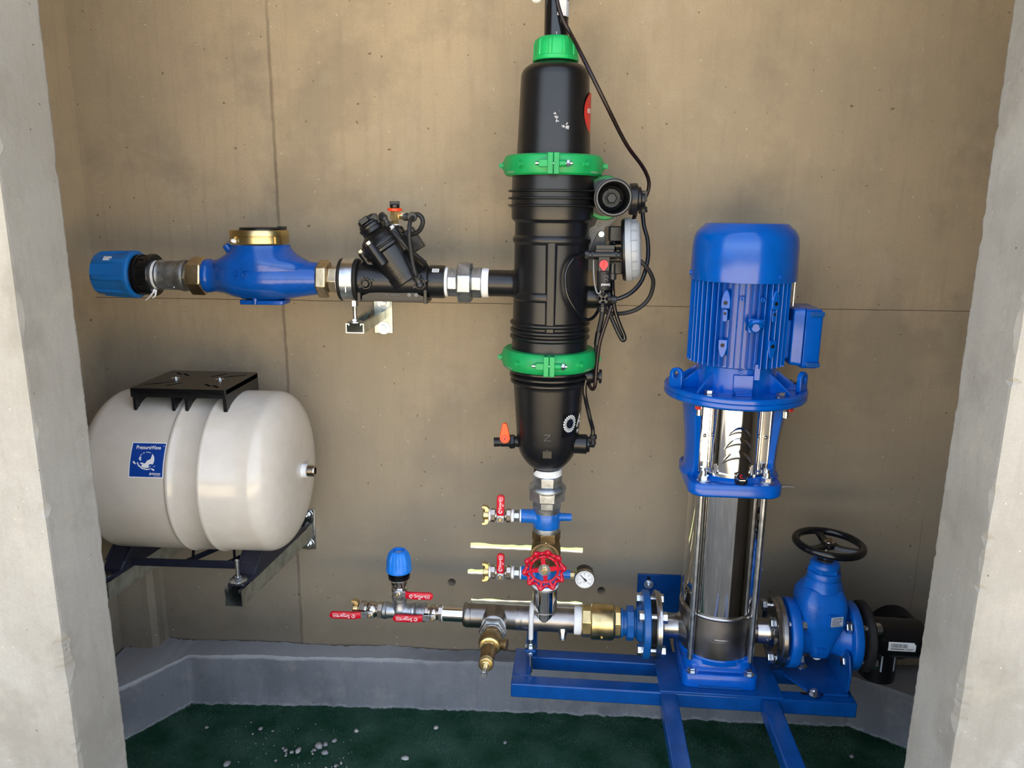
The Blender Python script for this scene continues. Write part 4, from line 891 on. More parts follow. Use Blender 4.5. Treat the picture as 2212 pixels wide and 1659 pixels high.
b_ = P(1299, 506, -.2015); fb = frame(b_, (0, -1, 0)); MB().cyl(.0062, .002, fb, 24).hexa(.0045, .004, fb, z0=.002).build('bolt', 'zinc_channel', g2)
for u, v in ((1295, 485), (1281.5, 499)):
    q = P(u, v, -.1955); ast = MB()
    for i in range(8): ast.lathe([(0, .0008), (.0006, .0008)], frame(q+Vector((.0042*cos(i*pi/4), 0, .0042*sin(i*pi/4))), (0, -1, 0)), 8)
    ast.build('punched_holes', 'black_deep', g2)
g3 = thing('controller', P(1355, 540, -.2), 'grey domed round controller seen edge-on, right of the filter', 'controller')
dc = P(1352, 540, -.21); fd = frame(dc, (1, -.12, .07), (0, -1, 0)); Rd = 68*mpp(dc)
MB().lathe([(0, Rd*.97), (0, Rd), (.012, Rd*1.0), (.013, Rd*.95), (.022, Rd*.93), (.028, Rd*.88), (.031, Rd*.8), (.0325, Rd*.6), (.033, 0)], fd, 64).build('dome_lid', 'grey_cap', g3)
for i in range(18):
    a = 2*pi*i/18; MB().box((.0012, .0012, .014), fd @ Matrix.Rotation(a, 4, 'Z') @ Matrix.Translation((Rd*.945, 0, .019))).build('lid_rib', 'grey_plastic', g3)
MB().lathe([(-.008, Rd*.6), (-.008, Rd*.94), (-.004, Rd*.98), (0, Rd*.98)], fd, 64).box((.012, .012, .008), fd @ Matrix.Translation((0, 0, -.004)), c=(0, 0, 0)).build('back_plate', 'black_plastic', g3)
MB().box((.03, .05, .032), c=(dc.x-.022, dc.y+.01, P(1340, 505, -.2).z)).build('rear_housing', 'black_plastic', g3, bevel=.002); MB().box((.034, .05, .028), c=(dc.x-.024, dc.y+.01, P(1340, 577, -.2).z)).build('rear_housing', 'black_plastic', g3, bevel=.002)
for v in (525, 537): MB().tube([P(1316, v+1, -.215), P(1335, v, -.215), P(1346, v+1, -.215)], .0035, 8).sphere(.005, Matrix.Translation(P(1327, v, -.217))).build('wire_terminal', 'black_gloss', g3)
# solenoid relay with the red knob
Yr = -.250
g4 = thing('solenoid_valve', P(1303, 590, Yr), 'small black solenoid valve with a red knob and tee block beside the filter', 'valve')
MB().box((.040, .020, .013), c=tuple(P(1307, 535.5, Yr+.008))).build('top_block', 'lock_ring', g4, bevel=.001)
MB().box((.040, .020, .009), c=tuple(P(1306, 542.5, Yr+.004))).build('block', 'black_plastic', g4, bevel=.001)
a_, b_ = P(1279, 551, Yr), P(1331, 551, Yr); MB().cyl(.0092, (b_-a_).length, frame(a_, b_-a_), 24).build('tee_bar', 'black_plastic', g4)
for u, s in ((1283, -1), (1327, 1)):
    q = P(u, 551, Yr); fq = frame(q, (s, 0, 0)); e = MB().hexa(.0095, .006, fq, seg=8).cyl(.0078, .008, fq, 16, z0=.006).cyl(.0105, .013, fq, 10, z0=.0105, ch=.001); e.build('hose_fitting', 'lock_ring', g4)
pt, pb_ = P(1304, 556, Yr), P(1304, 586, Yr)
MB().box((.024, .022, pt.z-pb_.z+.004), c=tuple((pt+pb_)/2)).build('valve_block', 'black_plastic', g4, bevel=.001)
q = P(1304, 571, Yr-.012); fq = frame(q, (0, -1, 0), (1, 0, 0)); pol = [(.0095*cos(RAD(a)), .0095*sin(RAD(a))) for a in range(-60, 241, 15)]+[(-.003, -.0125), (0, -.0135), (.003, -.0125)]
kn = MB().prism(pol, .005, fq).build('red_knob', 'red_plastic', g4, bevel=.0006); MB().box((.003, .012, .005), fq, c=(0, 0, .006)).build('knob_rib', 'red_sticker', kn)
c0_, c1_ = P(1304, 585, Yr-.002), P(1304, 626, Yr-.002); MB().cyl(.0148, (c1_-c0_).length, frame(c0_, c1_-c0_), 40, ch=.001).build('coil', 'black_matte', g4)
q = P(1304, 610, Yr-.002); 
cm = lambda x, y, z=0: Vector((q.x+(.0152+z)*sin(x/.015), q.y-(.0152+z)*cos(x/.015), q.z+y))
tx = text_mb('Gemsol', .0085, lambda x, y, z: cm(-x+.005, -y-.004, .0002), bold=.0001, sx=.85)
tx.build('coil_print', 'white_print', g4, smooth=False)
t2 = MB()
for i, w_ in enumerate((.010, .008, .011, .009)): pmap = [cm(.004-w_/2, .004+.0035*i, .0002), cm(.004+w_/2, .004+.0035*i, .0002), cm(.004+w_/2, .0052+.0035*i, .0002), cm(.004-w_/2, .0052+.0035*i, .0002)]; t2.add(pmap, [[0, 1, 2, 3]])
t2.build('coil_small_print', 'grey_plate', g4, smooth=False)
a_ = P(1303, 626, Yr); MB().cyl(.0055, .016, frame(a_, (0, 0, -1)), 12).sphere(.0095, Matrix.Translation(P(1303, 645, Yr))).torus(.0115, .0022, frame(P(1303, 645, Yr-.004), (0, -1, 0)), 24, 8).build('cross_fitting', 'black_plastic', g4)
for i in range(4): MB().box((.005, .004, .012), frame(P(1303, 645, Yr-.009), (0, -1, 0)) @ Matrix.Rotation(RAD(45+90*i), 4, 'Z') @ Matrix.Translation((0, .006, 0)) @ Matrix.Rotation(pi/2, 4, 'X')).build('grip_lug', 'lock_ring', g4)
for (u, v), dr in (((1313, 646), (1, 0, -.1)), ((1302, 655), (-.05, 0, -1))): MB().cyl(.0058, .008, frame(P(u, v, Yr), dr), 14).cyl(.0088, .013, frame(P(u, v, Yr), dr), 10, z0=.006, ch=.001).build('hose_fitting', 'lock_ring', g4)
q = P(1323, 590, Yr); MB().cyl(.0088, .014, frame(q, (0, 0, -1)), 10, ch=.001).cyl(.006, .02, frame(q, (0, 0, 1)), 12).build('hose_fitting', 'lock_ring', g4)
gh = 'control hoses beside the filter'
Yh = Yr
hose('control_hose', [(1264, 550.5, Yh-.002), (1253, 552, -.283), (1240, 558, -.306), (1225, 580, -.313), (1221, 607, -.316), (1227, 641, -.317), (1245, 672, -.310), (1262, 688, -.292), (1274, 690, -.27), (1285, 682, -.25), (1296, 664, -.235)], .0036, 'black_gloss', 'thin black hose looping left across the filter body from the tee block', 'hose', gh)
hose('control_hose', [(1345, 551, Yh), (1360, 552, Yh), (1375, 558, Yh), (1392, 572, Yh), (1407, 594, Yh+.01), (1411, 615, Yh+.02), (1402, 644, Yh+.03), (1381, 665, Yh+.03), (1352, 676, Yh+.03), (1320, 677, Yh+.02), (1300, 670, Yh+.02)], .0046, 'black_matte', 'black hose making the widest loop to the right of the controller', 'hose', gh)
hose('control_hose', [(1387, 446, -.19), (1391, 487, -.20), (1399, 519, -.21), (1399, 561, -.225), (1387, 604, -.235), (1366, 630, -.245), (1342, 643, Yh), (1326, 647, Yh)], .0046, 'black_gloss', 'black hose running down from the round open valve to the solenoid cross', 'hose', gh)
hose('control_hose', [(1323, 600, Yr), (1324, 630, Yr+.01), (1328, 668, Yr+.01), (1338, 700, Yr+.01), (1348, 724, Yr+.01), (1349, 733, Yr+.01), (1344, 734, Yr+.012), (1336, 720, Yr+.014), (1318, 680, Yr+.02), (1310, 660, Yr+.02)], .0044, 'black_gloss', 'black hose hanging in a narrow V below the controller', 'hose', gh)
hose('control_hose', [(1321, 660, Yr-.012), (1316, 676, Yr-.014), (1306, 706, Yr-.014), (1296, 738, Yr-.012), (1291, 772, Yr-.008), (1288, 800, Yr-.005), (1286, 828, Yr-.004), (1283, 839, Yr), (1278, 840, Yr+.004), (1273, 832, Yr+.01), (1271, 822, Yr+.02)], .0040, 'cable_dark', 'dark red-black hose running down past the lower green clamp to the side plug', 'hose', gh)
hose('control_hose', [(1302, 667, Yr), (1299, 690, Yr), (1293, 718, Yr), (1289, 745, Yr+.004), (1288, 770, Yr+.008), (1285, 786, Yr+.012), (1279, 800, Yr+.02)], .0055, 'black_matte', 'thick straight black hose directly below the solenoid cross', 'hose', gh)
q = P(1291, 731, Yr+.002); o = MB().cyl(.0085, .03, frame(q+Vector((0, 0, -.015)), (.12, 0, 1)), 12, ch=.001).build('hose_joiner', 'black_plastic', None); tag(o, 'short black joiner on the thick hose above the lower green clamp', 'hose joiner')
hose('control_hose', [(1266, 820, UY-.03), (1263, 838, UY-.03), (1264, 856, UY-.03), (1269, 880, UY-.026), (1275, 906, UY-.024), (1280, 925, UY-.02), (1281, 940, UY-.02)], .0046, 'black_gloss', 'black hose along the lower filter housing down to the small elbow', 'hose', gh)
hose('signal_wire', [(1282, 560, Yr+.006), (1283, 598, Yr+.004), (1287, 624, Yr), (1292, 634, Yr-.004), (1297, 631, Yr-.006), (1297, 622, Yr-.006)], .0019, 'grey_plastic', 'thin pale grey wire left of the solenoid valve', 'wire')
hose('control_hose', [(1374, 452, -.19), (1371, 466, -.18), (1367, 480, -.17), (1364, 500, -.165)], .0046, 'black_matte', 'short black hose going behind the grey dome from the round valve', 'hose', gh)
# drain tap at lower left
g = thing('drain_valve', P(1095, 955, UY), 'small black drain tap with an orange handle at the left of the lower filter', 'valve')
D = Line(1067, 955, 1125, 953, UY-.004)
MB().lathe(D.prof(1067, [(1067, 8), (1067.5, 10.5), (1070, 10.5), (1070.5, 9.6), (1073, 9.6), (1073.5, 10.5), (1076, 10.5), (1076.5, 9.6), (1081, 9.6), (1081.5, 10.5), (1098, 11), (1098.5, 12), (1116, 12.2), (1118, 13.5), (1124, 14), (1128, 12)]), D.F(1067), 36).hexa(15.5*D.m(1106), .013, D.F(1100)).build('valve_body', 'black_plastic', g)
hm = D.m(1091); q = P(1091, 945, UY-.02); fq = frame(q, (0, -1, .06), (1, 0, 0)); pol = [(11*hm*cos(RAD(a)), 11*hm*sin(RAD(a))) for a in range(170, 371, 12)]+[(9.5*hm, 8*hm), (5.5*hm, 26*hm), (4.5*hm, 30*hm), (2*hm, 32.5*hm), (-3*hm, 33*hm), (-6*hm, 31*hm), (-7*hm, 27*hm), (-10.5*hm, 8*hm)]
hd = MB().prism(pol, .010, fq).build('handle', 'orange_plastic', g, bevel=.0015); MB().lathe([(0, .0055), (.012, .005)], frame(P(1091, 951, UY-.004), (0, -1, 0)), 16).build('stem', 'black_plastic', g)
MB().cyl(.009, .0018, fq @ Matrix.Translation((0, -.001, .010)), 28).build('handle_hub', 'orange_ring', hd); text_mb('H', .004, lambda x, y, z: fq @ Vector((x, y-.001, .0122)), bold=.0003).build('handle_mark', 'print_black', hd, smooth=False)
# ------------------------------------------------------------------ stack below the filter
W = Line(1185, 1030, 1185.5, 1320, UY, by='v', snap='v'); W.d = Vector((0, 0, -1))
def wl(q0, lst, seg=48, **k): return MB().lathe(W.prof(q0, lst), W.F(q0, (1, 0, 0)), seg, **k)
def wz(v): return W.pt(v).z
W.A.x = W.B.x = .003; WX = W.A.x
g = thing('galvanised_union', W.pt(1090), 'upright galvanised union under the bottom neck of the filter', 'pipe union')
wl(1011, [(1010, 27), (1011, 30), (1024, 30.5), (1026, 27)]).build('thread_tape', 'tape', g)
hexsec(W, 1024, 1052, 33.5, RAD(22.5)).build('top_half', 'galv', g, bevel=.001)
mb = wl(1046, [(1044, 33), (1046, 37), (1050, 40.5), (1054, 41), (1058, 40)]); hexsec(W, 1052, 1077, 41, RAD(22.5), mb=mb); mb.build('union_nut', 'galv', g, bevel=.001)
mb = hexsec(W, 1075, 1094, 32.5, RAD(22.5)); mb.lathe(W.prof(1090, [(1090, 30), (1100, 28.5), (1106, 28)]), W.F(1090), 40); mb.build('bottom_half', 'galv_dark', g, bevel=.001)
def blue_tee(va, vb, vbr, rl, rr, ul, ur, lab):
    g = thing('blue_pipe_tee', W.pt(vb), lab, 'pipe tee', 'blue tees below the filter')
    body = wl(va, [(va-6, 26), (va-2, 28), (va, 28), (vb, 28), (vb+1, 28.5), (vb+10, 28.5), (vb+11, 27)])
    body.build('sleeve', 'galv_dark', g)
    mb = wl(va, [(va+1, 28.3), (va+3, 29), (vb-3, 29), (vb, 28.4)])
    c = Vector((WX, UY, wz(vbr))); k = mpp(c)
    mb.lathe([(.0, rl*k*1.5), (.027, rl*k*1.35), (.034, rl*k*1.05), (WX-P(ul, vbr, UY).x, rl*k)], frame(c, (-1, 0, 0), (0, -1, 0)), 32)
    mb.lathe([(.0, rr*k*1.6), (.027, rr*k*1.5), (.034, rr*k*1.05), (P(ur, vbr, UY).x-WX, rr*k)], frame(c, (1, 0, 0), (0, -1, 0)), 28)
    mb.build('painted_body', 'blue_tee', g); return g, c
ga, ca = blue_tee(1103, 1136, 1116, 14.6, 8.2, 1126, 1234.5, 'upper blue painted pipe tee with side branches, just under the galvanised union')
gb, cb_ = blue_tee(1222, 1258, 1239, 14.6, 9, 1126, 1232, 'lower blue painted pipe tee behind the red handwheel')
def claw(p, d, lab, m='brass', s=1.0):
    g = thing('claw_coupling', p, lab, 'claw coupling', 'brass claw couplings'); f_ = frame(p, d, (0, 0, 1))
    mb = MB().lathe([(-.004, .0085), (0, .0085), (.001, .0125*s), (.008, .0135*s), (.012, .0135*s), (.013, .012*s), (.013, .009*s), (.004, .008*s)], f_, 32).build('hub', m, g)
    for k in (0, pi):
        F2 = f_ @ Matrix.Rotation(k+.12, 4, 'Z')
        pol = [(.000, .010), (-.001, .0165), (.003, .0225), (.009, .0245), (.0175, .0245), (.0175, .0195), (.013, .0185), (.0105, .0165), (.010, .010)]
        MB().loft([[F2 @ Vector((r*s, w_, t*s)) for t, r in pol] for w_ in (-.009*s, -.0045*s, .0045*s, .009*s)]).build('claw', m, g, bevel=.0008)
    MB().torus(.0105*s, .0018, f_ @ Matrix.Translation((0, 0, .0128*s)), 32, 8).build('rubber_seal', 'rubber', g)
    return g
def ball_valve(p, ax, ld, L_, r, lab, grp, glen=.062, off=.022, sd=(0, -1, 0), grip_t=.006):
    g = thing('ball_valve', p, lab, 'ball valve', grp); ax = Vector(ax).normalized(); f_ = frame(p, ax, sd)
    mb = MB()
    for s in (-1, 1):
        f2 = frame(p+ax*s*L_/2, ax*-s, sd); mb.hexa(r*1.05, L_*.24, f2, seg=8, a0=RAD(22.5), ch=.08); mb.lathe([(L_*.2, r*.9), (L_*.33, r*.86)], f2, 32)
    mb.lathe([(-L_*.2, r*.86), (-L_*.12, r*1.02), (0, r*1.06), (L_*.12, r*1.02), (L_*.2, r*.86)], f_, 32)
    sd = Vector(sd); ld = Vector(ld).normalized(); fs = frame(p, sd, ld)
    mb.lathe([(0, .0065), (r+.004, .0065), (r+.0045, .0045), (r+.008, .0045)], fs, 20); mb.build('valve_body', 'nickel', g)
    h = r+.006
    lv = MB().prism([(-.009, -.006), (-.006, -.009), (.006, -.009), (off+.006, -.0068), (off+.006, .0068), (.006, .009), (-.006, .009), (-.009, .006)], .0024, fs, z0=h)
    lv.box((.004, .013, .007), fs, c=(.010, .0, h-.001)); lvo = lv.build('lever_plate', 'zinc', g, bevel=.0006)
    MB().hexa(.0068, .0055, fs, z0=h+.0024).build('lever_nut', 'nickel', lvo); MB().lathe([(0, .0030), (.003, .0026)], fs @ Matrix.Translation((0, 0, h+.0079)), 14).build('stem_tip', 'brass', lvo)
    z0 = h-.0005
    secs = []
    for i in range(25):
        t = i/24; x = off+glen*t; w_ = .0082+.0008*min(1, t*3); e = 1
        if t < .04: e = .9
        if t > .86: w_ *= sqrt(max(.02, 1-((t-.86)/.14)**2))
        lift = .0045*(1-min(1, max(0, (t-.02)/.16)))*0+.004*min(1, t/.2)
        pr = [(-w_, .0), (-w_, grip_t-.0014), (-w_+.0014*min(1, w_/.004), grip_t), (w_-.0014*min(1, w_/.004), grip_t), (w_, grip_t-.0014), (w_, 0)]
        secs.append([fs @ Vector((x, a, z0+lift+b)) for a, b in pr])
    gr = MB().loft(secs).build('lever_grip', 'red_grip', lvo, ang=50)
    zt = z0+.004+grip_t+.0002
    tx = text_mb('Smart', glen*.175, lambda x, y, z: fs @ Vector((off+glen*.535+x, y+.0008, zt)), bold=.00005)
    def rect(x0, x1, y0, y1): n = [fs @ Vector((off+a, b, zt)) for a, b in ((x0, y0), (x1, y0), (x1, y1), (x0, y1))]; tx.add(n, [[0, 1, 2, 3]])
    for k in (-.0008, .0008): rect(glen*.47, glen*.57, -.0058+k-.0004, -.0058+k+.0004)
    cx0 = glen*.22
    for r0 in (.0022, .0040): 
        ring = [fs @ Vector((off+cx0+r0*cos(a*pi/8), r0*sin(a*pi/8), zt)) for a in range(15)]+[fs @ Vector((off+cx0+(r0+.0009)*cos(a*pi/8), (r0+.0009)*sin(a*pi/8), zt)) for a in range(14, -1, -1)]
        tx.add(ring, [list(range(30))])
    x0, x1, y0, y1, w_ = glen*.74, glen*.88, -.005, .004, .0008
    for q in ((x0, x1, y0, y0+w_), (x0, x1, y1-w_, y1), (x0, x0+w_, y0, y1), (x1-w_, x1, y0, y1), (x0+.002, x1-.002, -.0012, .0004)): rect(*q)
    tx.build('grip_print', 'white_print', gr, smooth=False)
    return g
gv = 'red lever ball valves'
for c, v, nm in ((ca, 1116, 'upper'), (cb_, 1239, 'lower')):
    k = mpp(c); X = lambda u: P(u, v, UY).x
    n = thing('pipe_nipple', Vector((X(1117), UY, c.z)), 'short galvanised hex nipple with white tape beside the %s blue tee' % nm, 'pipe nipple', 'hex nipples at the blue tees')
    fl = lambda u: frame(Vector((X(u), UY, c.z)), (-1, 0, 0), (0, -1, 0))
    MB().hexa(13.5*k, X(1123)-X(1110), fl(1122.5), seg=8).build('hex', 'galv', n)
    MB().cyl(14*k, .003, fl(1126)).build('thread_tape', 'tape', n); MB().lathe([(0, 12*k), (.001, 13.5*k), (.006, 13.5*k), (.007, 12*k)], fl(1110.5)).build('thread_tape', 'tape', n)
    x0, x1 = X(1060), X(1104)
    ball_valve(Vector(((x0+x1)/2, UY, c.z)), (1, 0, 0), (.02, 0, 1), x1-x0, 14.3*k, 'ball valve with a red lever pointing up, beside the %s blue tee' % nm, gv, glen=.052, off=.010)
    t_ = claw(Vector((X(1056), UY, c.z)), (-1, 0, 0), 'brass claw coupling at the left end of the %s blue tee branch' % nm, s=.92)
    MB().cyl(13*k, .004, fl(1060)).build('thread_tape', 'tape', t_)
# brass gate valve with red handwheel
g = thing('brass_gate_valve', W.pt(1200), 'brass gate valve with a red lobed handwheel between the two blue tees', 'gate valve')
mb = hexsec(W, 1145, 1166, 31, RAD(22.5), n=6); mb.lathe(W.prof(1160, [(1160, 29), (1170, 29), (1178, 31), (1190, 32), (1204, 31), (1214, 29)]), W.F(1160), 48); hexsec(W, 1212, 1226, 31, RAD(22.5), n=6, mb=mb)
hz = wz(1191); hc = Vector((WX-.003, UY, hz)); fh = frame(hc, (0, -1, 0), (1, 0, 0)); k = mpp(hc)
mb.lathe([(0, 28*k), (.022, 29*k), (.028, 31.5*k), (.033, 31.5*k), (.034, 28*k), (.044, 20*k), (.046, 15*k), (.060, 13*k)], fh, 48); mb.hexa(.0145, .010, fh, z0=.056); mb.build('valve_body', 'bronze', g, bevel=.0008)
MB().sphere(.004, Matrix.Translation(W.pt(1162)+Vector((0, -.031, 0)))).build('cast_knob', 'brass', g)
MB().cyl(.005, .048, fh, 16, z0=.06).build('stem', 'brass', g)
hw = fh @ Matrix.Translation((0, 0, .094)) @ Matrix.Rotation(RAD(8), 4, 'Z'); Rh = 43.5*mpp(hw.translation)
NL = 10; rim = []
for i in range(160):
    a = 2*pi*i/160; rad = Rh*(.935+.065*cos(NL*a)); zz = .004+.0028*cos(NL*a); rr = .0046+.0010*cos(NL*a)
    rim.append([((rad+rr*cos(b))*cos(a), (rad+rr*cos(b))*sin(a), zz+rr*sin(b)) for b in [2*pi*j/10 for j in range(10)]])
wh = MB().loft(rim, hw, loop=True).torus(Rh*.69, .0032, hw @ Matrix.Translation((0, 0, .001)), 64, 10)
for i in range(NL):
    a = 2*pi*i/NL; wh.tube([hw @ Vector((Rh*.68*cos(a), Rh*.68*sin(a), .002)), hw @ Vector((Rh*.97*cos(a), Rh*.97*sin(a), .006))], lambda t: .0030+.0024*t, 8)
for i in range(4):
    a = pi/2*i; wh.box((Rh*.45, .0095, .0055), hw @ Matrix.Rotation(a, 4, 'Z'), c=(Rh*.46, 0, 0))
wh.lathe([(-.004, .0125), (.003, .0125)], hw, 32); who = wh.build('handwheel', 'red_paint', g, ang=50)
pl8 = MB().tubewall(.0135, .006, .0014, hw @ Matrix.Translation((0, 0, .003)), 40).build('wheel_plate', 'zinc', who)
MB().hexa(.0065, .005, hw, z0=.004).cyl(.0035, .004, hw, 14, z0=.008).build('wheel_nut', 'brass', who)
mbp = MB()
for a in range(-60, 300, 24): mbp.box((.0028, .0011, .0003), hw @ Matrix.Rotation(RAD(a), 4, 'Z') @ Matrix.Translation((0, .0102, .0045)))
mbp.build('plate_print', 'print_black', pl8, smooth=False)
# pressure gauge
gc_ = Vector((P(1262, 1240, UY).x, UY, cb_.z)); g = thing('pressure_gauge', gc_, 'small round pressure gauge with white dial right of the red handwheel', 'pressure gauge')
k = mpp(gc_+Vector((0, -.02, 0))); rg = 22.5*k; fg = frame(gc_, (0, -1, 0), (1, 0, 0)) @ Matrix.Translation((0, 0, -.010))
MB().hexa(.0085, P(1243, 1240, UY).x-P(1231, 1240, UY).x, frame(P(1231, 1242, UY), (1, 0, 0), (0, -1, 0))).build('brass_connector', 'brass', g)
MB().lathe([(0, rg*.86), (.002, rg*.93), (.026, rg*.95), (.028, rg*.95)], fg, 48).build('case', 'black_plastic', g)
MB().lathe([(.026, rg*.95), (.027, rg*1.0), (.034, rg*1.0), (.0355, rg*.96), (.0355, rg*.90), (.033, rg*.89)], fg, 56, cap=(False, False)).build('bezel', 'nickel', g)
MB().lathe([(.0325, rg*.90), (.0330, rg*.90)], fg, 48).build('dial', 'white_print', g)
dm_ = MB(); fz = .0333
for i in range(31):
    a = RAD(225-270*i/30); l = .12 if i % 5 else .2
    dm_.box((rg*l, rg*.025, .0002), fg @ Matrix.Rotation(a, 4, 'Z'), c=(rg*(.80-l/2), 0, fz))
for i in range(7):
    a = RAD(225-45*i); t = text_mb(str(i), rg*.22, lambda x, y, z: fg @ Vector((rg*.50*cos(a)+x, rg*.50*sin(a)+y, fz+.0002))); dm_.add(t.v, t.f)
t = text_mb('bar', rg*.18, lambda x, y, z: fg @ Vector((x, y-rg*.28, fz+.0002))); dm_.add(t.v, t.f)
dm_.build('dial_marks', 'print_black', g, smooth=False)
nd = MB(); an = RAD(135); nd.loft([[fg @ (Matrix.Rotation(an, 4, 'Z') @ Vector((x*rg, y*rg, z))) for x, y in ((-.28, -.07), (-.05, -.10), (.1, -.05), (.66, -.012), (.66, .012), (.1, .05), (-.05, .10), (-.28, .07))] for z in (fz+.0006, fz+.0012)]); nd.cyl(rg*.09, .001, fg @ Matrix.Translation((0, 0, fz)), 16); nd.build('needle', 'print_black', g)
# ------------------------------------------------------------------ lower manifold along the pump axis
LZ = .3865
class PL:
    """pump axis line (level, at the height of the pump flanges)"""
    d = (ASM.to_3x3() @ Vector((1, 0, 0)))
    def x(s, u): return PA(u, 1319+(u-864)*.0513, 0).x
    def t(s, q): return s.x(q)
    def pt(s, q): return A(s.x(q), 0, LZ)
    def m(s, q): return mpp(s.pt(q))
    def F(s, q, x=None): return frame(s.pt(q), s.d, x if x is not None else (0, -1, 0))
    def prof(s, q0, lst): t0 = s.t(q0); return [(s.t(q)-t0, r*s.m(q)) for q, r in lst]
Q = PL()
def ql(q0, lst, seg=48, **k): return MB().lathe(Q.prof(q0, lst), Q.F(q0), seg, **k)
g = thing('steel_manifold', Q.pt(1120), 'stainless steel manifold pipe with welded branches between the ball valves and the brass check valve', 'manifold')
ql(962, [(958, 15), (958, 17), (1003, 17)]).build('end_pipe', 'chrome', g)
mp_ = ql(1001, [(1001, 17), (1002, 24), (1006, 26.5), (1012, 27.3), (1013, 27.0), (1018, 27.0), (1019, 27.4), (1021, 26.8), (1112, 26.9), (1114, 27.4), (1118, 27.4), (1120, 26.9), (1128, 26.9), (1129, 27.3), (1131, 26.9), (1243, 27), (1244, 25)], 64).build('pipe', 'steel_dull', g)
rx_ = PA(1186, 1320).x; rp = A(rx_, 0, LZ); k = mpp(rp); topz = wz(1262)
ri = MB().lathe([(.006, 26.3*k), (topz-LZ, 26.3*k)], frame((WX, rp.y, LZ)), 56).build('riser', 'chrome', g)
MB().lathe([(0, 27*k), (.001, 28.5*k), (.008, 28.5*k), (.009, 27*k)], frame((WX, rp.y, topz-.003)), 48).build('thread_tape', 'tape', ri)
MB().torus(27.5*k, .0016, frame((WX, rp.y, LZ+.0275)), 48, 8).build('weld_bead', 'steel_dull', ri)
tp = ql(1240, [(1240, 27.5), (1242, 29.5), (1253, 29.5), (1256, 28)]).build('thread_tape', 'tape', g)
sp_ = A(PA(1216, 1352, -.02).x, -.020, LZ-.016); MB().lathe([(0, .0125), (.010, .0095), (.012, .0082), (.022, .0080), (.023, .006), (.018, .005)], frame(sp_, (0, -.62, -.78)), 24, cap=(True, True)).build('sensor_stub', 'steel', g)
# side branch toward the viewer with the relief valve
bx0 = PA(1071, 1328).x; bdir = ASM.to_3x3() @ Vector((0, -1, 0)); bo_ = A(bx0, 0, LZ)
fb = frame(bo_, bdir, (1, 0, 0))
MB().lathe([(.010, .036), (.024, .032), (.034, .0295), (.052, .0285), (.053, .026)], fb, 56).build('branch', 'steel_dull', g)
n = thing('hex_bush', bo_+bdir*.07, 'large galvanised hexagonal bush in front of the steel manifold branch', 'hex bush')
MB().lathe([(.050, .026), (.0505, .0295), (.058, .0295), (.059, .027)], fb, 40).build('thread_tape', 'tape', n)
mb = MB(); mb.hexa(.0335, .020, fb, z0=.059, a0=RAD(0)); mb.lathe([(.079, .025), (.083, .023)], fb, 32); mb.build('bush', 'galv', n, bevel=.001)
r = thing('relief_valve', bo_+bdir*.15, 'brass relief valve pointing toward the viewer in front of the steel manifold', 'relief valve')
mb = MB(); mb.hexa(.0245, .014, fb, z0=.083); mb.lathe([(.096, .021), (.104, .0255), (.116, .0275), (.128, .0265), (.134, .023)], fb, 48); mb.lathe([(0, .012), (.030, .012), (.034, .0135), (.040, .0135), (.040, .010)], fb @ Matrix.Translation((0, 0, .116)) @ Matrix.Rotation(RAD(78), 4, 'Y'), 24); bo2 = mb.build('valve_body', 'bronze', r, bevel=.0008)
MB().lathe([(.131, .0205), (.133, .0235), (.137, .0235), (.139, .019)], fb, 48).hexa(.0195, .010, fb, z0=.139).build('bonnet_ring', 'brass', r, bevel=.0006)
MB().lathe([(.146, .0165), (.150, .0175), (.176, .0165), (.196, .0155), (.199, .0145)], fb, 40).build('spring_housing', 'bronze', r)
MB().lathe([(.194, .0155), (.196, .0165), (.206, .0165), (.208, .015)], fb, 40).hexa(.0135, .007, fb, z0=.207).build('end_cap', 'brass', r, bevel=.0006)
MB().cyl(.0045, .026, fb, 20, z0=.212).hexa(.0078, .008, fb, z0=.236).build('adjusting_screw', 'zinc', r)
# check valve and blue flange adapter
g = thing('check_valve', Q.pt(1300), 'brass check valve at the right end of the steel manifold', 'check valve')
mb = hexsec(Q, 1256, 1277, 34.5, RAD(22.5)); hexsec(Q, 1326, 1341, 33.5, RAD(22.5), mb=mb); mb.lathe(Q.prof(1274, [(1274, 31), (1276, 37), (1278, 38.5), (1322, 38.5), (1325, 37), (1328, 33)]), Q.F(1274), 56); mb.build('valve_body', 'brass', g, bevel=.0008)
MB().lathe([(0, .004), (.004, .0035)], Q.F(1300) @ Matrix.Rotation(RAD(30), 4, 'Z') @ Matrix.Translation((38*Q.m(1300), 0, 0)) @ Matrix.Rotation(pi/2, 4, 'Y'), 10).build('cast_mark', 'brass', g)
def bolts(g, xc, x0, x1, rb, nm='flange_bolt', s=1.0, angs=(45, 135, 225, 315), heads=(1, 1)):
    for a in angs:
        y, z = rb*cos(RAD(a)), rb*sin(RAD(a)); o0 = A(x0, y, LZ+z); fx = frame(o0, Q.d, (0, -1, 0)); L_ = x1-x0
        mb = MB().cyl(.0075, L_+.016, fx, 16, z0=-.004); mb.hexa(.0135*s, .010, fx, z0=-.010); mb.hexa(.0135*s, .012, fx, z0=L_); mb.cyl(.0155, .0022, fx, 20, z0=-.0005); mb.cyl(.0155, .0022, fx, 20, z0=L_-.0018)
        mb.build(nm, 'zinc', g)
xf0, xf1 = Q.x(1385), Q.x(1401)
g = thing('flange_adapter', Q.pt(1380), 'blue cast flange adapter left of the pump, screwed to the brass check valve', 'pipe flange')
mb = ql(1339, [(1339, 28), (1341, 31), (1345, 31), (1346, 27), (1360, 27), (1372, 29), (1374, 34), (1385, 40)]); hexsec(Q, 1352, 1369, 37, RAD(22.5), mb=mb)
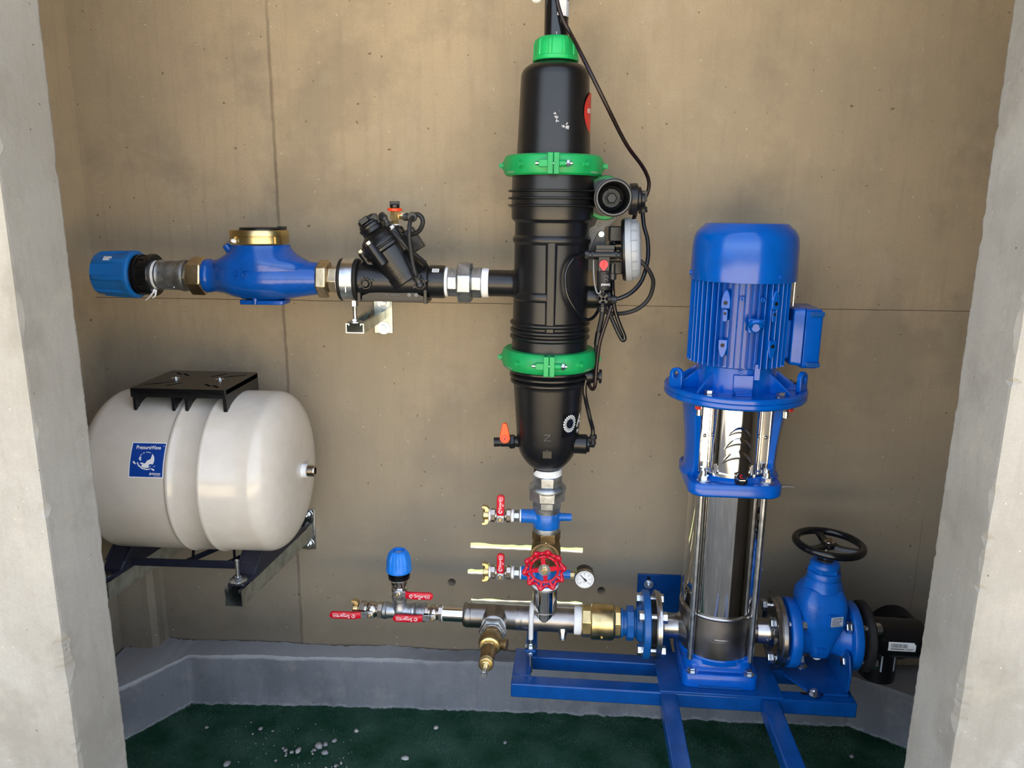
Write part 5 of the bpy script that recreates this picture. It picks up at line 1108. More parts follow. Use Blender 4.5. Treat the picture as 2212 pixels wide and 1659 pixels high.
FR = .0805
mb.lathe([(0, .05), (.001, FR-.002), (.003, FR), (xf1-xf0-.002, FR), (xf1-xf0, FR-.002)], frame(A(xf0, 0, LZ), Q.d, (0, -1, 0)), 72); mb.build('flange', 'blue_light', g, bevel=.0006)
xg1 = Q.x(1412); xs1 = Q.x(1424)
MB().lathe([(0, .055), (xg1-xf1, .055)], frame(A(xf1, 0, LZ), Q.d, (0, -1, 0)), 56).build('gasket', 'rubber', g)
bolts(g, 0, xf0-.001, xs1+.001, .0615)
def loose_flange(x0, x1, s, lab, xpipe):
    g = thing('steel_flange', A((x0+x1)/2, 0, LZ), lab, 'pipe flange', 'pressed steel flanges of the pump')
    f_ = frame(A(x0 if s > 0 else x1, 0, LZ), Q.d*s, (0, -1, 0)); w_ = x1-x0
    MB().lathe([(0, FR-.004), (0, FR-.001), (.003, FR+.001), (w_*.5, FR+.0005), (w_*.6, FR-.003), (w_, FR-.002), (w_+.001, FR-.006), (w_*.7, FR-.012), (w_*.55, .045), (w_*.55, .033), (0, .031)], f_, 80).build('flange_ring', 'steel', g)
    return g
loose_flange(xg1, xs1, 1, 'pressed steel flange on the left side of the pump', 0)
# U bolt and bracket
ux = PA(1149, 1335).x; g = thing('u_bolt', A(ux, 0, LZ), 'zinc U-bolt over the steel manifold with one long leg down to the blue frame', 'U-bolt')
ru = .0335; kz = LZ-.062
pts = [A(ux, ru, kz-.01), A(ux, ru, LZ)]+[A(ux, ru*cos(a), LZ+ru*sin(a)) for a in [pi*i/10 for i in range(1, 10)]]+[A(ux, -ru, LZ), A(ux, -ru, kz), A(ux, -ru-.001, .262)]
MB().tube(pts, .0050, 14, sm=1).build('rod', 'zinc', g); pts2 = [A(ux, .036*cos(a), LZ+.036*sin(a)) for a in [pi*i/12 for i in range(3, 13)]]+[A(ux, -.036, LZ-.015), A(ux, -.036, LZ-.035)]
MB().tube(pts2, .0058, 12, sm=1).build('plastic_sleeve', 'white_plastic', g)
fn = frame(A(ux, -ru, kz+.004)); MB().cyl(.0135, .002, fn, 28).hexa(.0085, .008, fn, z0=.002).hexa(.0085, .007, frame(A(ux, -ru, kz-.016))).build('nut', 'zinc', g)
# ------------------------------------------------------------------ small ball valves at the left end
def qx(u): return A(Q.x(u), 0, LZ)
k = Q.m(940)
g = ball_valve(qx(937.5), Q.d, -Q.d, Q.x(957)-Q.x(918), 17*k, 'ball valve with a red lever pointing left, next to the steel manifold', gv, glen=.072, off=.024)
MB().lathe([(0, .017), (.001, .019), (.006, .019), (.007, .017)], Q.F(955), 32).build('thread_tape', 'tape', g)
g = ball_valve(qx(804), Q.d, -Q.d, Q.x(829)-Q.x(779), 17.3*k, 'ball valve with a red lever pointing left, leftmost of the three low ones', gv, glen=.076, off=.022)
MB().lathe([(0, .015), (.001, .0175), (.009, .0175), (.010, .015)], Q.F(778), 32).build('thread_tape', 'tape', g)
n = thing('pipe_nipple', qx(907), 'short dark hex nipple between the galvanised tee and the right low ball valve', 'pipe nipple')
mb = ql(895, [(895, 15), (897, 20), (900, 21), (902, 19), (914, 19), (915, 20.5), (919, 20.5), (920, 16)]); mb.hexa(.0205, .010, Q.F(903), seg=8); mb.build('nipple', 'galv_dark', n)
g = thing('galvanised_tee', qx(864), 'galvanised pipe tee between the red lever ball valves under the small blue coupling', 'pipe tee')
mb = ql(829, [(829, 14), (830, 18.5), (836, 19), (838, 17), (846, 16), (864, 16.5), (882, 16), (890, 17), (892, 19), (898, 18.5), (899, 14)])
c = qx(864); vzc = PA(864, 1292).z; mb.lathe([(0, .021), (.012, .019), (.020, .0165), (vzc-LZ-.006, .0165), (vzc-LZ-.004, .0185), (vzc-LZ+.003, .0185), (vzc-LZ+.004, .016)], frame(c), 40); mb.build('tee_body', 'galv', g)
z0, z1 = PA(864, 1291).z, PA(864, 1254).z
ball_valve(A(Q.x(864), 0, (z0+z1)/2), (0, 0, 1), Q.d, z1-z0, 16.2*k, 'ball valve with a red lever pointing right, below the small blue coupling', gv, glen=.068, off=.020)
g = thing('compression_coupling', A(Q.x(864), 0, PA(864, 1215).z), 'small bright blue upright pipe coupling above the galvanised tee', 'pipe coupling')
Zc = lambda v: PA(864, v).z; fc = lambda v: frame(A(Q.x(864), 0, Zc(v)))
mb = MB(); n_ = 96; rings = []
zb_ = Zc(1232)
for v, r, amp in ((1232, 24, 0), (1232, 27, 0), (1227, 27.5, 0), (1225, 26, .5), (1215, 24.6, 1.6), (1202, 22.6, 1.8), (1195, 20, 1.6), (1190, 17.2, .6), (1188.5, 15.5, 0), (1188.5, 12, 0), (1197, 11.5, 0)):
    rings.append([((r+(amp if (i % 12) < 4 else 0))*k*cos(2*pi*i/n_), (r+(amp if (i % 12) < 4 else 0))*k*sin(2*pi*i/n_), Zc(v)-zb_) for i in range(n_)])
mb.loft(rings, fc(1232)).build('nut', 'blue_plastic_pale', g, ang=45)
MB().lathe([(Zc(1196)-zb_, 11.4*k), (Zc(1196)-zb_+.001, 11.2*k)], fc(1232), 32).build('inner_ring', 'grey_cap', g)
MB().lathe([(0, 19*k), (.001, 23*k), (Zc(1236)-Zc(1248)-.004, 23.5*k), (Zc(1236)-Zc(1248)-.003, 20*k), (Zc(1230)-Zc(1248), 20*k)], fc(1248), 48).build('body', 'black_gloss', g)
tpz = MB().cyl(16.5*k, .005, fc(1251), 32).build('thread_tape', 'tape', g)
MB().hexa(17*k, Zc(1252)-Zc(1262), fc(1262), seg=8).build('hex_end', 'nickel', g)
claw(qx(775), -Q.d, 'brass claw coupling at the left end of the three low ball valves', s=.95)
# ------------------------------------------------------------------ blue base frame
ZF = .28; TB = .036
def AF(u, v, z=ZF): return AI @ PZ(u, v, z)
fl_ = AF(1103, 1475); rr_ = AF(1854, 1523); rb_ = AF(1150, 1401)
xL, xR = AF(1108, 1470).x-.004, rr_.x; yf, yb = (fl_.y+rr_.y)/2, rb_.y
g = thing('pump_frame', A((xL+xR)/2, (yf+yb)/2, 0), 'blue painted steel base frame carrying the pump above the turf', 'pump frame')
def abox(x0, x1, y0, y1, z0, z1): return MB(ASM).box((x1-x0, y1-y0, z1-z0), c=((x0+x1)/2, (y0+y1)/2, (z0+z1)/2))
BW = .036
abox(xL, xR, yf, yf+BW, ZF-TB, ZF).build('front_beam', 'blue_frame', g, bevel=.003)
abox(xL+.036, xR-.02, yb-BW, yb, ZF-TB, ZF).build('rear_beam', 'blue_frame', g, bevel=.003)
abox(xL, xL+.043, yf+BW, yb, ZF-TB, ZF).build('end_beam', 'blue_frame', g, bevel=.003)
abox(xR-.046, xR, yf+BW, yb, ZF-TB, ZF).build('end_beam', 'blue_frame', g, bevel=.003)
p0, p1 = AF(1424, 1492), AF(1690, 1506); xp0, xp1 = p0.x, p1.x
PX = .4135
abox(xp0, xp1, yf-.002, yb+.012, ZF, ZF+.006).build('base_plate', 'blue_frame', g, bevel=.0012)
for u, v, w_ in ((1444, 1497, .038), (1662, 1508, .040)):
    c = AF(u, v); ye = -.86
    b = abox(c.x-w_/2, c.x+w_/2, -.545, yf-.001, ZF-TB+.002, ZF-.001).build('forward_beam', 'blue_frame', g, bevel=.003)
    abox(c.x-w_/2, c.x+w_/2, -.545, -.505, .008, ZF-TB+.002).build('leg', 'blue_frame', g, bevel=.003)
wp0, wp1 = P(1378, 1240, -.006), P(1470, 1332, -.006)
MB().box((.115, .006, wp0.z-.262), c=(wp0.x+.0575, -.004, (wp0.z+.262)/2)).build('wall_plate', 'blue_frame', g, bevel=.001)
a_ = AI @ Vector((wp0.x+.06, -.007, ZF)); abox(a_.x-.02, a_.x+.02, yb, a_.y, ZF-TB, ZF-.001).build('wall_arm', 'blue_frame', g, bevel=.002)
a_ = AI @ Vector((.70, -.001, ZF)); abox(a_.x-.02, a_.x+.02, yb, a_.y-.006, ZF-TB, ZF-.001).build('wall_arm', 'blue_frame', g, bevel=.002)
fwb = frame(P(1401, 1262, -.007), (0, -1, 0)); MB().tubewall(.0125, .004, .002, fwb, 28).hexa(.0075, .006, fwb, z0=.002).cyl(.0042, .016, fwb, 14).build('wall_bolt', 'zinc', g)
MB().box((.008, .002, .014), c=tuple(P(1401, 1251, -.0075))).build('plate_slot', 'black_deep', g)
# bracket under the U-bolt
tz = LZ-.0605
abox(ux-.013, ux+.013, .038, .044, ZF, LZ+.01).box((.026, .092, .006), c=(ux, -.002, tz-.001)).build('pipe_bracket', 'blue_frame', g, bevel=.0012)
# ------------------------------------------------------------------ vertical multistage pump
g = thing('vertical_pump', A(PX, 0, ZF), 'tall blue vertical pump with a ribbed motor on top and a polished steel body', 'pump')
def C_(z, rot=0): return frame(A(PX, 0, z), (0, 0, 1), Q.d) @ Matrix.Rotation(rot, 4, 'Z')
def zc(v, front=0): return PA(1580, v, -front).z
zb0 = ZF+.006
# cast base
bs = MB()
def rsec(w, d, r, z, y0=0): return [(x, y+y0, z) for x, y in rrect(w, d, r, 6)]
bs.loft([rsec(.170, .188, .016, 0), rsec(.172, .190, .018, .003), rsec(.170, .187, .018, .029), rsec(.166, .182, .020, .033)], C_(zb0))
bs.loft([rsec(.160, .158, .030, .030), rsec(.156, .154, .032, .040), rsec(.154, .152, .034, .056), rsec(.148, .146, .036, .060)], C_(zb0)); bs.lathe([(.050, .0865), (.064, .0875), (.068, .084)], C_(zb0), 64)
bo = bs.build('cast_base', 'blue_paint', g, bevel=.0015)
MB().box((.10, .004, .006), C_(zb0), c=(0, -.0945, .004)).build('base_recess', 'blue_frame', bo)
for sx_ in (-1, 1):
    for sy_ in (-1, 1):
        f_ = C_(zb0+.033) @ Matrix.Translation((sx_*.064, sy_*.0805, 0)); MB().cyl(.0135, .002, f_, 28).hexa(.0098, .008, f_, z0=.002).build('base_bolt', 'zinc', bo)
# volute and sleeve
RS = .0865
vz0, vz1 = zb0+.066, zc(1341, RS)
MB().lathe([(vz0-.004, RS-.006), (vz0, RS-.001), (vz0+.006, RS), (vz1-.006, RS), (vz1-.004, RS+.0025), (vz1-.001, RS+.0035), (vz1+.001, RS+.0025), (vz1+.0015, RS-.002)], C_(0), 96).build('volute', 'steel_dull', g)
f_ = C_(0); ar = MB()
vm_ = lambda x, y: f_ @ Vector(((RS+.0005)*sin(x/RS), -(RS+.0005)*cos(x/RS), zc(1388, RS)+y))
pts = [(-.022, 0), (-.013, .0055), (-.013, .0030), (.020, .0030), (.020, -.0030), (-.013, -.0030), (-.013, -.0055), (-.022, 0)]
ar.tube([vm_(x0+(x1-x0)*j/8-.006, y0+(y1-y0)*j/8) for (x0, y0), (x1, y1) in zip(pts[:-1], pts[1:]) for j in range(8)], .0005, 5, sm=1).build('flow_arrow', 'steel', g)
MB().lathe([(vz1, RS-.003), (vz1+.001, RS-.002), (.80, RS-.002)], C_(0), 96).build('sleeve', 'chrome', g)
MB().torus(RS+.0005, .0022, C_(vz1+.001), 96, 8).build('sleeve_bead', 'steel', g)
for sx_ in (-1, 1):
    for sy_ in (-1, 1):
        MB().cyl(.0070, .812-(zb0+.058), C_(zb0+.058) @ Matrix.Translation((sx_*.068, sy_*.068, 0)), 20).build('tie_rod', 'zinc', g)
for s, xq in ((-1, xs1), (1, Q.x(1662))):
    x_in = s*.06
    p0_ = A(PX+x_in, 0, LZ); L_ = abs((xq if s < 0 else xq)-(PX+x_in))
    MB().lathe([(0, .030), (L_-.010, .030), (L_-.006, .0315), (L_-.002, .034), (L_+.002, .040)], frame(p0_, Q.d*s, (0, -1, 0)), 48).lathe([(RS-.06-.012, .044), (RS-.06-.002, .036), (RS-.06+.006, .0305)], frame(p0_, Q.d*s, (0, -1, 0)), 48).build('pipe_stub', 'steel', g)
# lantern: lower plate, two columns, guard, top disc
zl0, zl1 = zc(1075, .098), zc(1047, .098)
zd0, zd1 = zc(889, .155), zc(864, .155)
RD = .1535
lt = MB()
def oct_(w, d, r, z): return [(x, y, z) for x, y in rrect(w, d, r, 5)]
lt.loft([oct_(.192, .200, .030, zl0), oct_(.200, .208, .032, zl0+.004), oct_(.202, .208, .032, zl1-.006), oct_(.196, .202, .03, zl1)], C_(0))
lt.lathe([(zl1-.004, .096), (zl1+.014, .080), (zl1+.018, .070)], C_(0), 64)
for s in (-1, 1):
    secs = []
    for i in range(15):
        t = i/14; z = zl1-.002+(zd0-zl1+.004)*t; hw = .046+.018*t**1.5; xo = .097+.002*t+.016*max(0, t-.35)**1.2*1.3; xi = .074+.004*t
        if t < .12: xo += .010*(1-t/.12)**2
        secs.append([(s*xi, -hw*.98, z), (s*(xi+xo)/2, -hw*1.05, z), (s*(xo-.008), -hw*.86, z), (s*xo, -hw*.55, z), (s*(xo+.003), 0, z), (s*xo, hw*.55, z), (s*(xo-.008), hw*.86, z), (s*(xi+xo)/2, hw*1.05, z), (s*xi, hw*.98, z)])
    lt.loft(secs, C_(0))
zdm = zd0+(zd1-zd0)*.52
lt.lathe([(zd0-.004, .10), (zd0-.002, RD-.008), (zd0, RD-.003), (zd0+.003, RD), (zdm-.0008, RD), (zdm, RD-.0015)], C_(0), 96)
lo_ = lt.build('lantern', 'blue_paint', g, bevel=.0012, ang=40)
for a in (-47, -133, 47, 133):
    f_ = C_(zd0-.003) @ Matrix.Rotation(RAD(a), 4, 'Z') @ Matrix.Translation((RD-.022, 0, 0)); b = MB().hexa(.0095, .008, f_, z0=-.008).cyl(.0058, .022, f_, 16, z0=-.022).build('lantern_bolt', 'zinc', lo_)
    MB().box((.003, .012, .006), f_, c=(.0095, .003, -.0045)).build('paint_mark', 'red_sticker', b)
for sx_ in (-1, 1):
    for sy_ in (-1, 1):
        f_ = C_(zl1) @ Matrix.Translation((sx_*.068, sy_*.076, -.001)); MB().cyl(.0155, .0025, f_, 28).hexa(.0115, .011, f_, z0=.0025).cyl(.0066, .024, f_, 16).build('tie_nut', 'zinc', lo_)
fp = C_(zl1+.001) @ Matrix.Translation((.010, -.086, 0)) @ Matrix.Rotation(RAD(28), 4, 'X')
pg = MB().cyl(.0135, .010, fp, 28).build('plug_seat', 'black_plastic', lo_); MB().hexa(.0128, .009, fp, z0=.010).build('vent_plug', 'nickel', pg)
MB().add([fp @ Vector((.0055*cos(RAD(a)), .0055*sin(RAD(a)), .0193)) for a in range(60, 301, 30)]+[fp @ Vector((.0028*cos(RAD(a)), .0028*sin(RAD(a)), .0193)) for a in range(300, 59, -30)], [list(range(18))]).build('plug_mark', 'red_sticker', pg, smooth=False)
# polished guards with louvres
RG, GY = .060, -.021; g0, g1 = zl1+.010, zd0-.001
gd = MB(); hw_ = RAD(66); nA = 40
arc = [(RG*sin(-hw_+2*hw_*i/nA), GY-RG*cos(-hw_+2*hw_*i/nA)) for i in range(nA+1)]
arc = [(-.0748, arc[0][1])]+arc+[(.0748, arc[-1][1])]
gd.loft([[(x, y, z) for x, y in arc]+[(x*.985, y+.0018, z) for x, y in arc[::-1]] for z in (g0, g1)], C_(0))
for s in (-1, 1): gd.tube([C_(0) @ Vector((s*(arc[1][0]*-1+.0), arc[1][1]-.001, z)) for z in (g0, g1)], .0022, 8); gd.tube([C_(0) @ Vector((s*.0735, arc[0][1], z)) for z in (g0, g1)], .0016, 8)
gdo = gd.build('guard', 'chrome', g)
for s in (-1, 1):
    f_ = C_((g0+g1)/2) @ Matrix.Translation((s*.0655, arc[0][1]-.0015, 0)) @ Matrix.Rotation(pi/2, 4, 'X'); MB().sphere(.0042, f_, 14, 8).build('guard_screw', 'nickel', gdo)
for (vt, vb_, hwp) in ((921, 944, 24), (944, 973, 30), (972, 1006, 34)):
    zt_, zb_ = zc(vt, .08), zc(vb_, .08); w_ = hwp*.00102; xc_ = .002
    def gm(x, z, e=0): th = (x+xc_)/RG; return C_(0) @ Vector(((RG+e)*sin(th), GY-(RG+e)*cos(th), z))
    n = 20; up, lw, upo = [], [], []
    rows = []
    for j in range(7):
        q = j/6; row = []
        for i in range(n+1):
            x = -w_+2*w_*i/n; sN = max(0, 1-(x/w_)**2); zu = zb_+(zt_-zb_)*sN**.85; zl_ = zb_+(zt_-zb_)*.52*sN
            z = zl_+(zu-zl_)*q; e = .0003+.0050*sN**.6*sin(min(1, (1-q)*1.3+.0)*pi*.5)*(1 if q < .99 else 0)
            row.append(gm(x, z, e if q > 0 else .0006+.0042*sN**.6))
        rows.append(row)
    MB().loft(rows, closed=False).build('louvre', 'chrome', gdo)
    sl_ = MB(); sl_.loft([[gm(-w_*.98+2*w_*.98*i/n, zb_+(zt_-zb_)*.52*(1-((-w_*.98+2*w_*.98*i/n)/w_)**2)-d*max(0, 1-((-w_*.98+2*w_*.98*i/n)/w_)**2)**.5, e) for i in range(n+1)] for d, e in ((0, .0035), (.0005, .0004), (.0035, .0004))], closed=False); sl_.build('louvre_slot', 'black_deep', gdo)
    MB().tube([gm(-w_+2*w_*i/n, zb_+(zt_-zb_)*max(0, 1-((-w_+2*w_*i/n)/w_)**2)**.85, .0004) for i in range(n+1)], .0013, 6, sm=1).build('louvre_edge', 'chrome', gdo)
# motor
mt = MB().lathe([(zdm+.0002, RD-.0015), (zdm+.001, RD), (zd1-.003, RD), (zd1, RD-.003), (zd1, RD-.012), (zd1-.004, RD-.016), (zd1-.004, .095)], C_(0), 96)
zm0, zm1 = zc(800, .1), zc(612, .108)
mt.lathe([(zd1-.006, .088), (zd1+.02, .086), (zm0+.004, .084)], C_(0), 64)
for i in range(12):
    a = RAD(-90+15+30*i)
    if i in (0, 11): continue
    tri = [(.082, zd1-.004), (RD-.016, zd1-.004), (RD-.018, zd1+.002), (.083, zd1+.040)]
    mt.loft([[(r*cos(a)-s*sin(a)*.0022, r*sin(a)+s*cos(a)*.0022, z) for r, z in tri] for s in (-1, 1)], C_(0))
mt.box((.040, .014, .040), C_(zd1+.018), c=(-.002, -.086, 0)); mt.box((.034, .012, .008), C_(zd1), c=(-.002, -.100, .0))
mt.box((.012, .016, .034), C_(zd1+.046), c=(.024, -.088, 0)); 
mf = mt.build('motor_flange', 'blue_paint', g, bevel=.0008, ang=40)
for a in (-62, -118, 118, 62, 0, 180):
    f_ = C_(zd1-.003) @ Matrix.Rotation(RAD(a+(-7 if a == -118 else 7 if a == -62 else 0)), 4, 'Z') @ Matrix.Translation((RD-.026, 0, 0)); MB().cyl(.0125, .002, f_, 24).hexa(.0098, .009, f_, z0=.002).build('flange_bolt', 'zinc', mf)
for a, dz in ((-163, .0), (-22, 0)):
    f_ = C_(zd1-.004) @ Matrix.Rotation(RAD(a), 4, 'Z') @ Matrix.Translation((RD-.014, 0, 0)); 
    ring = []; n = 28
    outer = [(-.0155, 0)]+[(.0155*cos(RAD(t)), .030+.0155*sin(RAD(t))) for t in range(180, -1, -12)]+[(.0155, 0)]
    inner = [(.0075*cos(RAD(t)), .031+.009*sin(RAD(t))) for t in range(90, -271, -15)]
    nn = 48
    def resamp(fn): return [fn(2*pi*i/nn) for i in range(nn)]
    def out_pt(t):
        c_, s_ = cos(t), sin(t)
        if s_ >= 0: return (.0155*c_, .030+.0155*s_)
        m_ = max(abs(c_)/.0155, abs(s_)/.030); return (c_/m_, .030+s_/m_)
    oi = resamp(out_pt); ii = resamp(lambda t: (.0068*cos(t), .030+.0088*sin(t)))
    fr_ = f_ @ Matrix.Rotation(RAD(35 if a < -100 else -20), 4, 'Z')
    E_ = MB(); E_.loft([[(-.005, x, z) for x, z in ii], [(-.005, x, z) for x, z in oi], [(.005, x, z) for x, z in oi], [(.005, x, z) for x, z in ii]], fr_, loop=True)
    E_.build('lifting_lug', 'blue_paint', mf, bevel=.0015)
fr = MB(); RC = .091; RFin = .1075
nfin = 48; 
body_prof = []
fr.lathe([(zm0-.002, RC-.008), (zm0+.002, RC), (zm1+.02, RC)], C_(0), 72)
for i in range(nfin):
    a = 2*pi*i/nfin; an = (math.degrees(a)+360) % 360
    if an < 36 or an > 324: continue       # terminal box side
    h = RFin if not (250 < an < 262 or 278 < an < 290) else RFin
    fr.loft([[(RC-.003, -.0016, z), (h-.001, -.0010, z), (h, 0, z), (h-.001, .0010, z), (RC-.003, .0016, z)] for z in (zm0+.004, zm1+.012)], C_(0) @ Matrix.Rotation(a, 4, 'Z'))
fo = fr.build('motor_frame', 'blue_paint', g, ang=30)
pads = MB(); hol = []
for th, zs in ((-28, (zc(655, .1), zc(747, .1))), (27, (zc(655, .1), zc(747, .1)))):
    for z, s in zip(zs, (1, -1)):
        f_ = C_(z) @ Matrix.Rotation(RAD(th), 4, 'Z') @ Matrix.Translation((0, -RFin+.002, 0)) @ Matrix.Rotation(pi/2, 4, 'X')
        pol = [(-.0095, -.012), (.0095, -.012), (.0095, .006), (.006, .020), (0, .028), (-.006, .020), (-.0095, .006)]
        pol = [(x, y*s) for x, y in pol]
        MB().prism(pol, .010, f_, z0=-.006).build('foot_pad', 'blue_paint', fo, bevel=.0015); MB().cyl(.0042, .0006, f_, 16, z0=.0042).build('pad_hole', 'black_deep', fo)
        if s > 0:
            f2 = f_ @ Matrix.Translation((0, -.026, 0)); MB().prism(rrect(.010, .026, .004), .008, f2, z0=-.006).build('foot_pad', 'blue_paint', fo, bevel=.001); MB().cyl(.003, .0006, f2 @ Matrix.Translation((0, .004, 0)), 14, z0=.0022).build('pad_hole', 'black_deep', fo)
for th, v in ((-11, 645), (10.5, 646), (-6, 803)):
    f_ = C_(zc(v, .1)) @ Matrix.Rotation(RAD(th), 4, 'Z') @ Matrix.Translation((0, -RFin, 0)) @ Matrix.Rotation(pi/2, 4, 'X'); MB().tubewall(.0046, .002, .008, f_, 18, z0=-.005).build('screw_boss', 'blue_paint', fo)
# vertical strips joining fins in front, and the lifting eye
for xo in (-.0075,):
    MB().box((.020, .006, .030), C_(zc(702, .1)), c=(xo+.012, -RFin+.001, 0)).build('eye_pad', 'blue_paint', fo, bevel=.002)
ey = C_(zc(706, .11)) @ Matrix.Translation((.008, -RFin-.004, 0))
MB().lathe([(-.008, .012), (.004, .011), (.008, .008)], ey @ Matrix.Rotation(pi/2, 4, 'X'), 24).torus(.0125, .0048, ey @ Matrix.Rotation(RAD(-35), 4, 'X') @ Matrix.Translation((0, -.014, .0)), 28, 10).build('lifting_eye', 'blue_paint', fo)
# fan cover
ct, cs_ = zc(482), zc(517, .1)
MB().lathe([(zm1-.001, .1075), (zm1-.0005, .1105), (zm1+.002, .1110), (cs_-.022, .1098), (cs_-.008, .1088), (cs_+.002, .1072), (cs_+.010, .1040), (cs_+.018, .0985), (ct-.006, .0905), (ct-.002, .0868), (ct, .0835), (ct+.001, .06), (ct+.001, 0)], C_(0), 96).build('fan_cover', 'blue_paint', g, ang=28)
for a in (-61, -178, 2, 90):
    f_ = C_(zc(598, .11)) @ Matrix.Rotation(RAD(a), 4, 'Z') @ Matrix.Translation((.1105, 0, 0)) @ Matrix.Rotation(pi/2, 4, 'Y'); MB().cyl(.0052, .002, f_, 18).hexa(.0045, .004, f_).build('cover_screw', 'blue_paint', g)
# terminal box on the right
tx0 = PA(1690, 730).x-PX; tb0, tb1 = zc(799, .06), zc(669, .06)
bx_0 = .094; xA_, xB_, xC_ = PA(1709, 730, -.05).x-PX, PA(1737, 730, -.06).x-PX, PA(1774, 740, -.06).x-PX
zA0, zA1 = zc(782, .05), zc(667, .05)
MB().box((xA_-.085, .085, zA1-zA0-.03), C_(0), c=((xA_+.085)/2, -.005, (zA0+zA1)/2-.006)).build('box_neck', 'blue_paint', g, bevel=.004)
bx_ = MB().loft([[(xA_, y, z) for y, z in [(a, b+(zA0+zA1)/2) for a, b in rrect(.112, zA1-zA0+.004, .008)]], [(xB_, y, z) for y, z in [(a, b+(zA0+zA1)/2) for a, b in rrect(.116, zA1-zA0+.010, .008)]]], C_(0)).build('terminal_box', 'blue_paint', g, bevel=.002)
MB().loft([[(x_, y, z) for y, z in [(a, b+(zA0+zA1)/2-.003) for a, b in rrect(.120-e, zA1-zA0+.012-e, .009)]] for x_, e in ((xB_+.001, 0), (xC_-.004, 0), (xC_, .006))], C_(0)).build('box_lid', 'blue_paint', g, bevel=.001)
for sz_ in (-1, 1): MB().box((xC_-xB_-.008, .016, .010), C_(0), c=((xB_+xC_)/2+.004, -.058, (zA0+zA1)/2-.003+sz_*(zA1-zA0)/2*.94)).build('lid_notch', 'blue_frame', g, bevel=.001)
nb = MB().box((.0015, .030, .050), C_(zc(632, .05)) @ Matrix.Rotation(RAD(-24), 4, 'Z'), c=(RFin+.002, 0, 0)).build('name_plate', 'zinc', g)
# ------------------------------------------------------------------ right-hand flange, blue gate valve, black pipe
xv0 = Q.x(1693); xv1 = Q.x(1715)
gl = loose_flange(Q.x(1664), Q.x(1686), -1, 'pressed steel flange on the right side of the pump', 0)
g = thing('gate_valve', A(Q.x(1762), 0, LZ-.08), 'blue cast gate valve with a black handwheel, right of the pump', 'gate valve')
XV = Q.x(1764); xw0, xw1 = Q.x(1822), Q.x(1842)
bd = MB()
for a, b in ((xv0, xv1), (xw0, xw1)):
    bd.lathe([(0, FR-.004), (.001, FR-.001), (.003, FR), (b-a-.003, FR), (b-a-.001, FR-.001), (b-a, FR-.004)], frame(A(a, 0, LZ), Q.d, (0, -1, 0)), 72)
bd.lathe([(0, .056), (.012, .050), (.028, .046), ((xw0-xv1)/2, .048), (xw0-xv1-.028, .046), (xw0-xv1-.012, .050), (xw0-xv1, .056)], frame(A(xv1, 0, LZ), Q.d, (0, -1, 0)), 56)
secs = []
for z, w_, d_, yo in ((-.050, .016, .020, 0), (-.046, .020, .034, 0), (-.036, .023, .046, 0), (-.01, .030, .052, 0), (.015, .038, .055, 0), (.035, .047, .058, 0), (.05, .052, .059, 0), (.09, .054, .058, 0), (.104, .052, .054, 0), (.124, .042, .042, 0), (.128, .036, .036, 0)):
    secs.append([(w_*(abs(cos(t))**.5)*(1 if cos(t) > 0 else -1), d_*(abs(sin(t))**.5)*(1 if sin(t) > 0 else -1), z) for t in [2*pi*i/48 for i in range(48)]])
bd.loft(secs, frame(A(XV, 0, LZ), (0, 0, 1), Q.d))
fv = frame(A(XV+.002, 0, LZ), (0, 0, 1), Q.d)
bd.lathe([(.122, .046), (.140, .040), (.146, .036), (.148, .0335)], fv, 40)
bvo = bd.build('valve_body', 'blue_cast', g, bevel=.001, ang=45)
MB().lathe([(.146, .0335), (.147, .037), (.160, .037), (.163, .035)], fv, 48).hexa(.037, .016, fv, z0=.160).lathe([(.174, .034), (.182, .033), (.187, .028), (.188, .018)], fv, 48).build('bonnet_nut', 'blue_cast', g, bevel=.001)
MB().lathe([(.186, .019), (.190, .018), (.191, .009)], fv, 32).build('stem_seal', 'rubber', g)
zh = PA(1772, 1173).z-LZ
MB().cyl(.0075, zh-.186, fv, 20, z0=.186).build('stem', 'nickel', g)
fh2 = fv @ Matrix.Translation((.004, 0, zh)) @ Matrix.Rotation(RAD(2), 4, 'Y'); RW = 68*mpp(A(XV, 0, LZ+zh))
hw2 = MB().torus(RW, .0088, fh2, 80, 12, sz=1.0)
hw2.lathe([(-.010, .014), (-.006, .018), (.001, .018), (.004, .014), (.0045, .010)], fh2, 32)
for i in range(3):
    a = RAD(-28+120*i); R_ = Matrix.Rotation(a, 4, 'Z')
    hw2.loft([[(x, -w_, z-.003), (x, w_, z-.003), (x, w_*.7, z+.003), (x, -w_*.7, z+.003)] for x, w_, z in ((.010, .0125, -.001), (.025, .011, -.0045), (.048, .0095, -.003), (RW-.003, .012, 0))], fh2 @ R_)
hwo = hw2.build('handwheel', 'black_gloss', g)
MB().lathe([(.004, .012), (.0055, .011)], fh2, 28).build('hub_plate', 'nickel', hwo); MB().hexa(.0062, .006, fh2, z0=.0055).build('hub_nut', 'bronze', hwo)
f_ = frame(A(XV+.020, -.0620, LZ+.066), ASM.to_3x3() @ Vector((.30, -1, .04)), Q.d)
rl_ = MB().prism(rrect(.038, .032, .002), .0035, f_ @ Matrix.Translation((0, 0, -.004))).build('label_pad', 'blue_cast', bvo, bevel=.0006)
st = MB().prism(rrect(.030, .023, .0008), .0006, f_ @ Matrix.Translation((.001, -.0005, -.0004))).build('label', 'sticker_grey', bvo, smooth=False)
pr_ = MB()
for i, (x0, w_) in enumerate(((0, .02), (-.004, .016), (0, .024), (-.002, .02), (0, .026))): pr_.box((w_, .0013, .0002), f_, c=(x0, .0075-.0042*i, .0003))
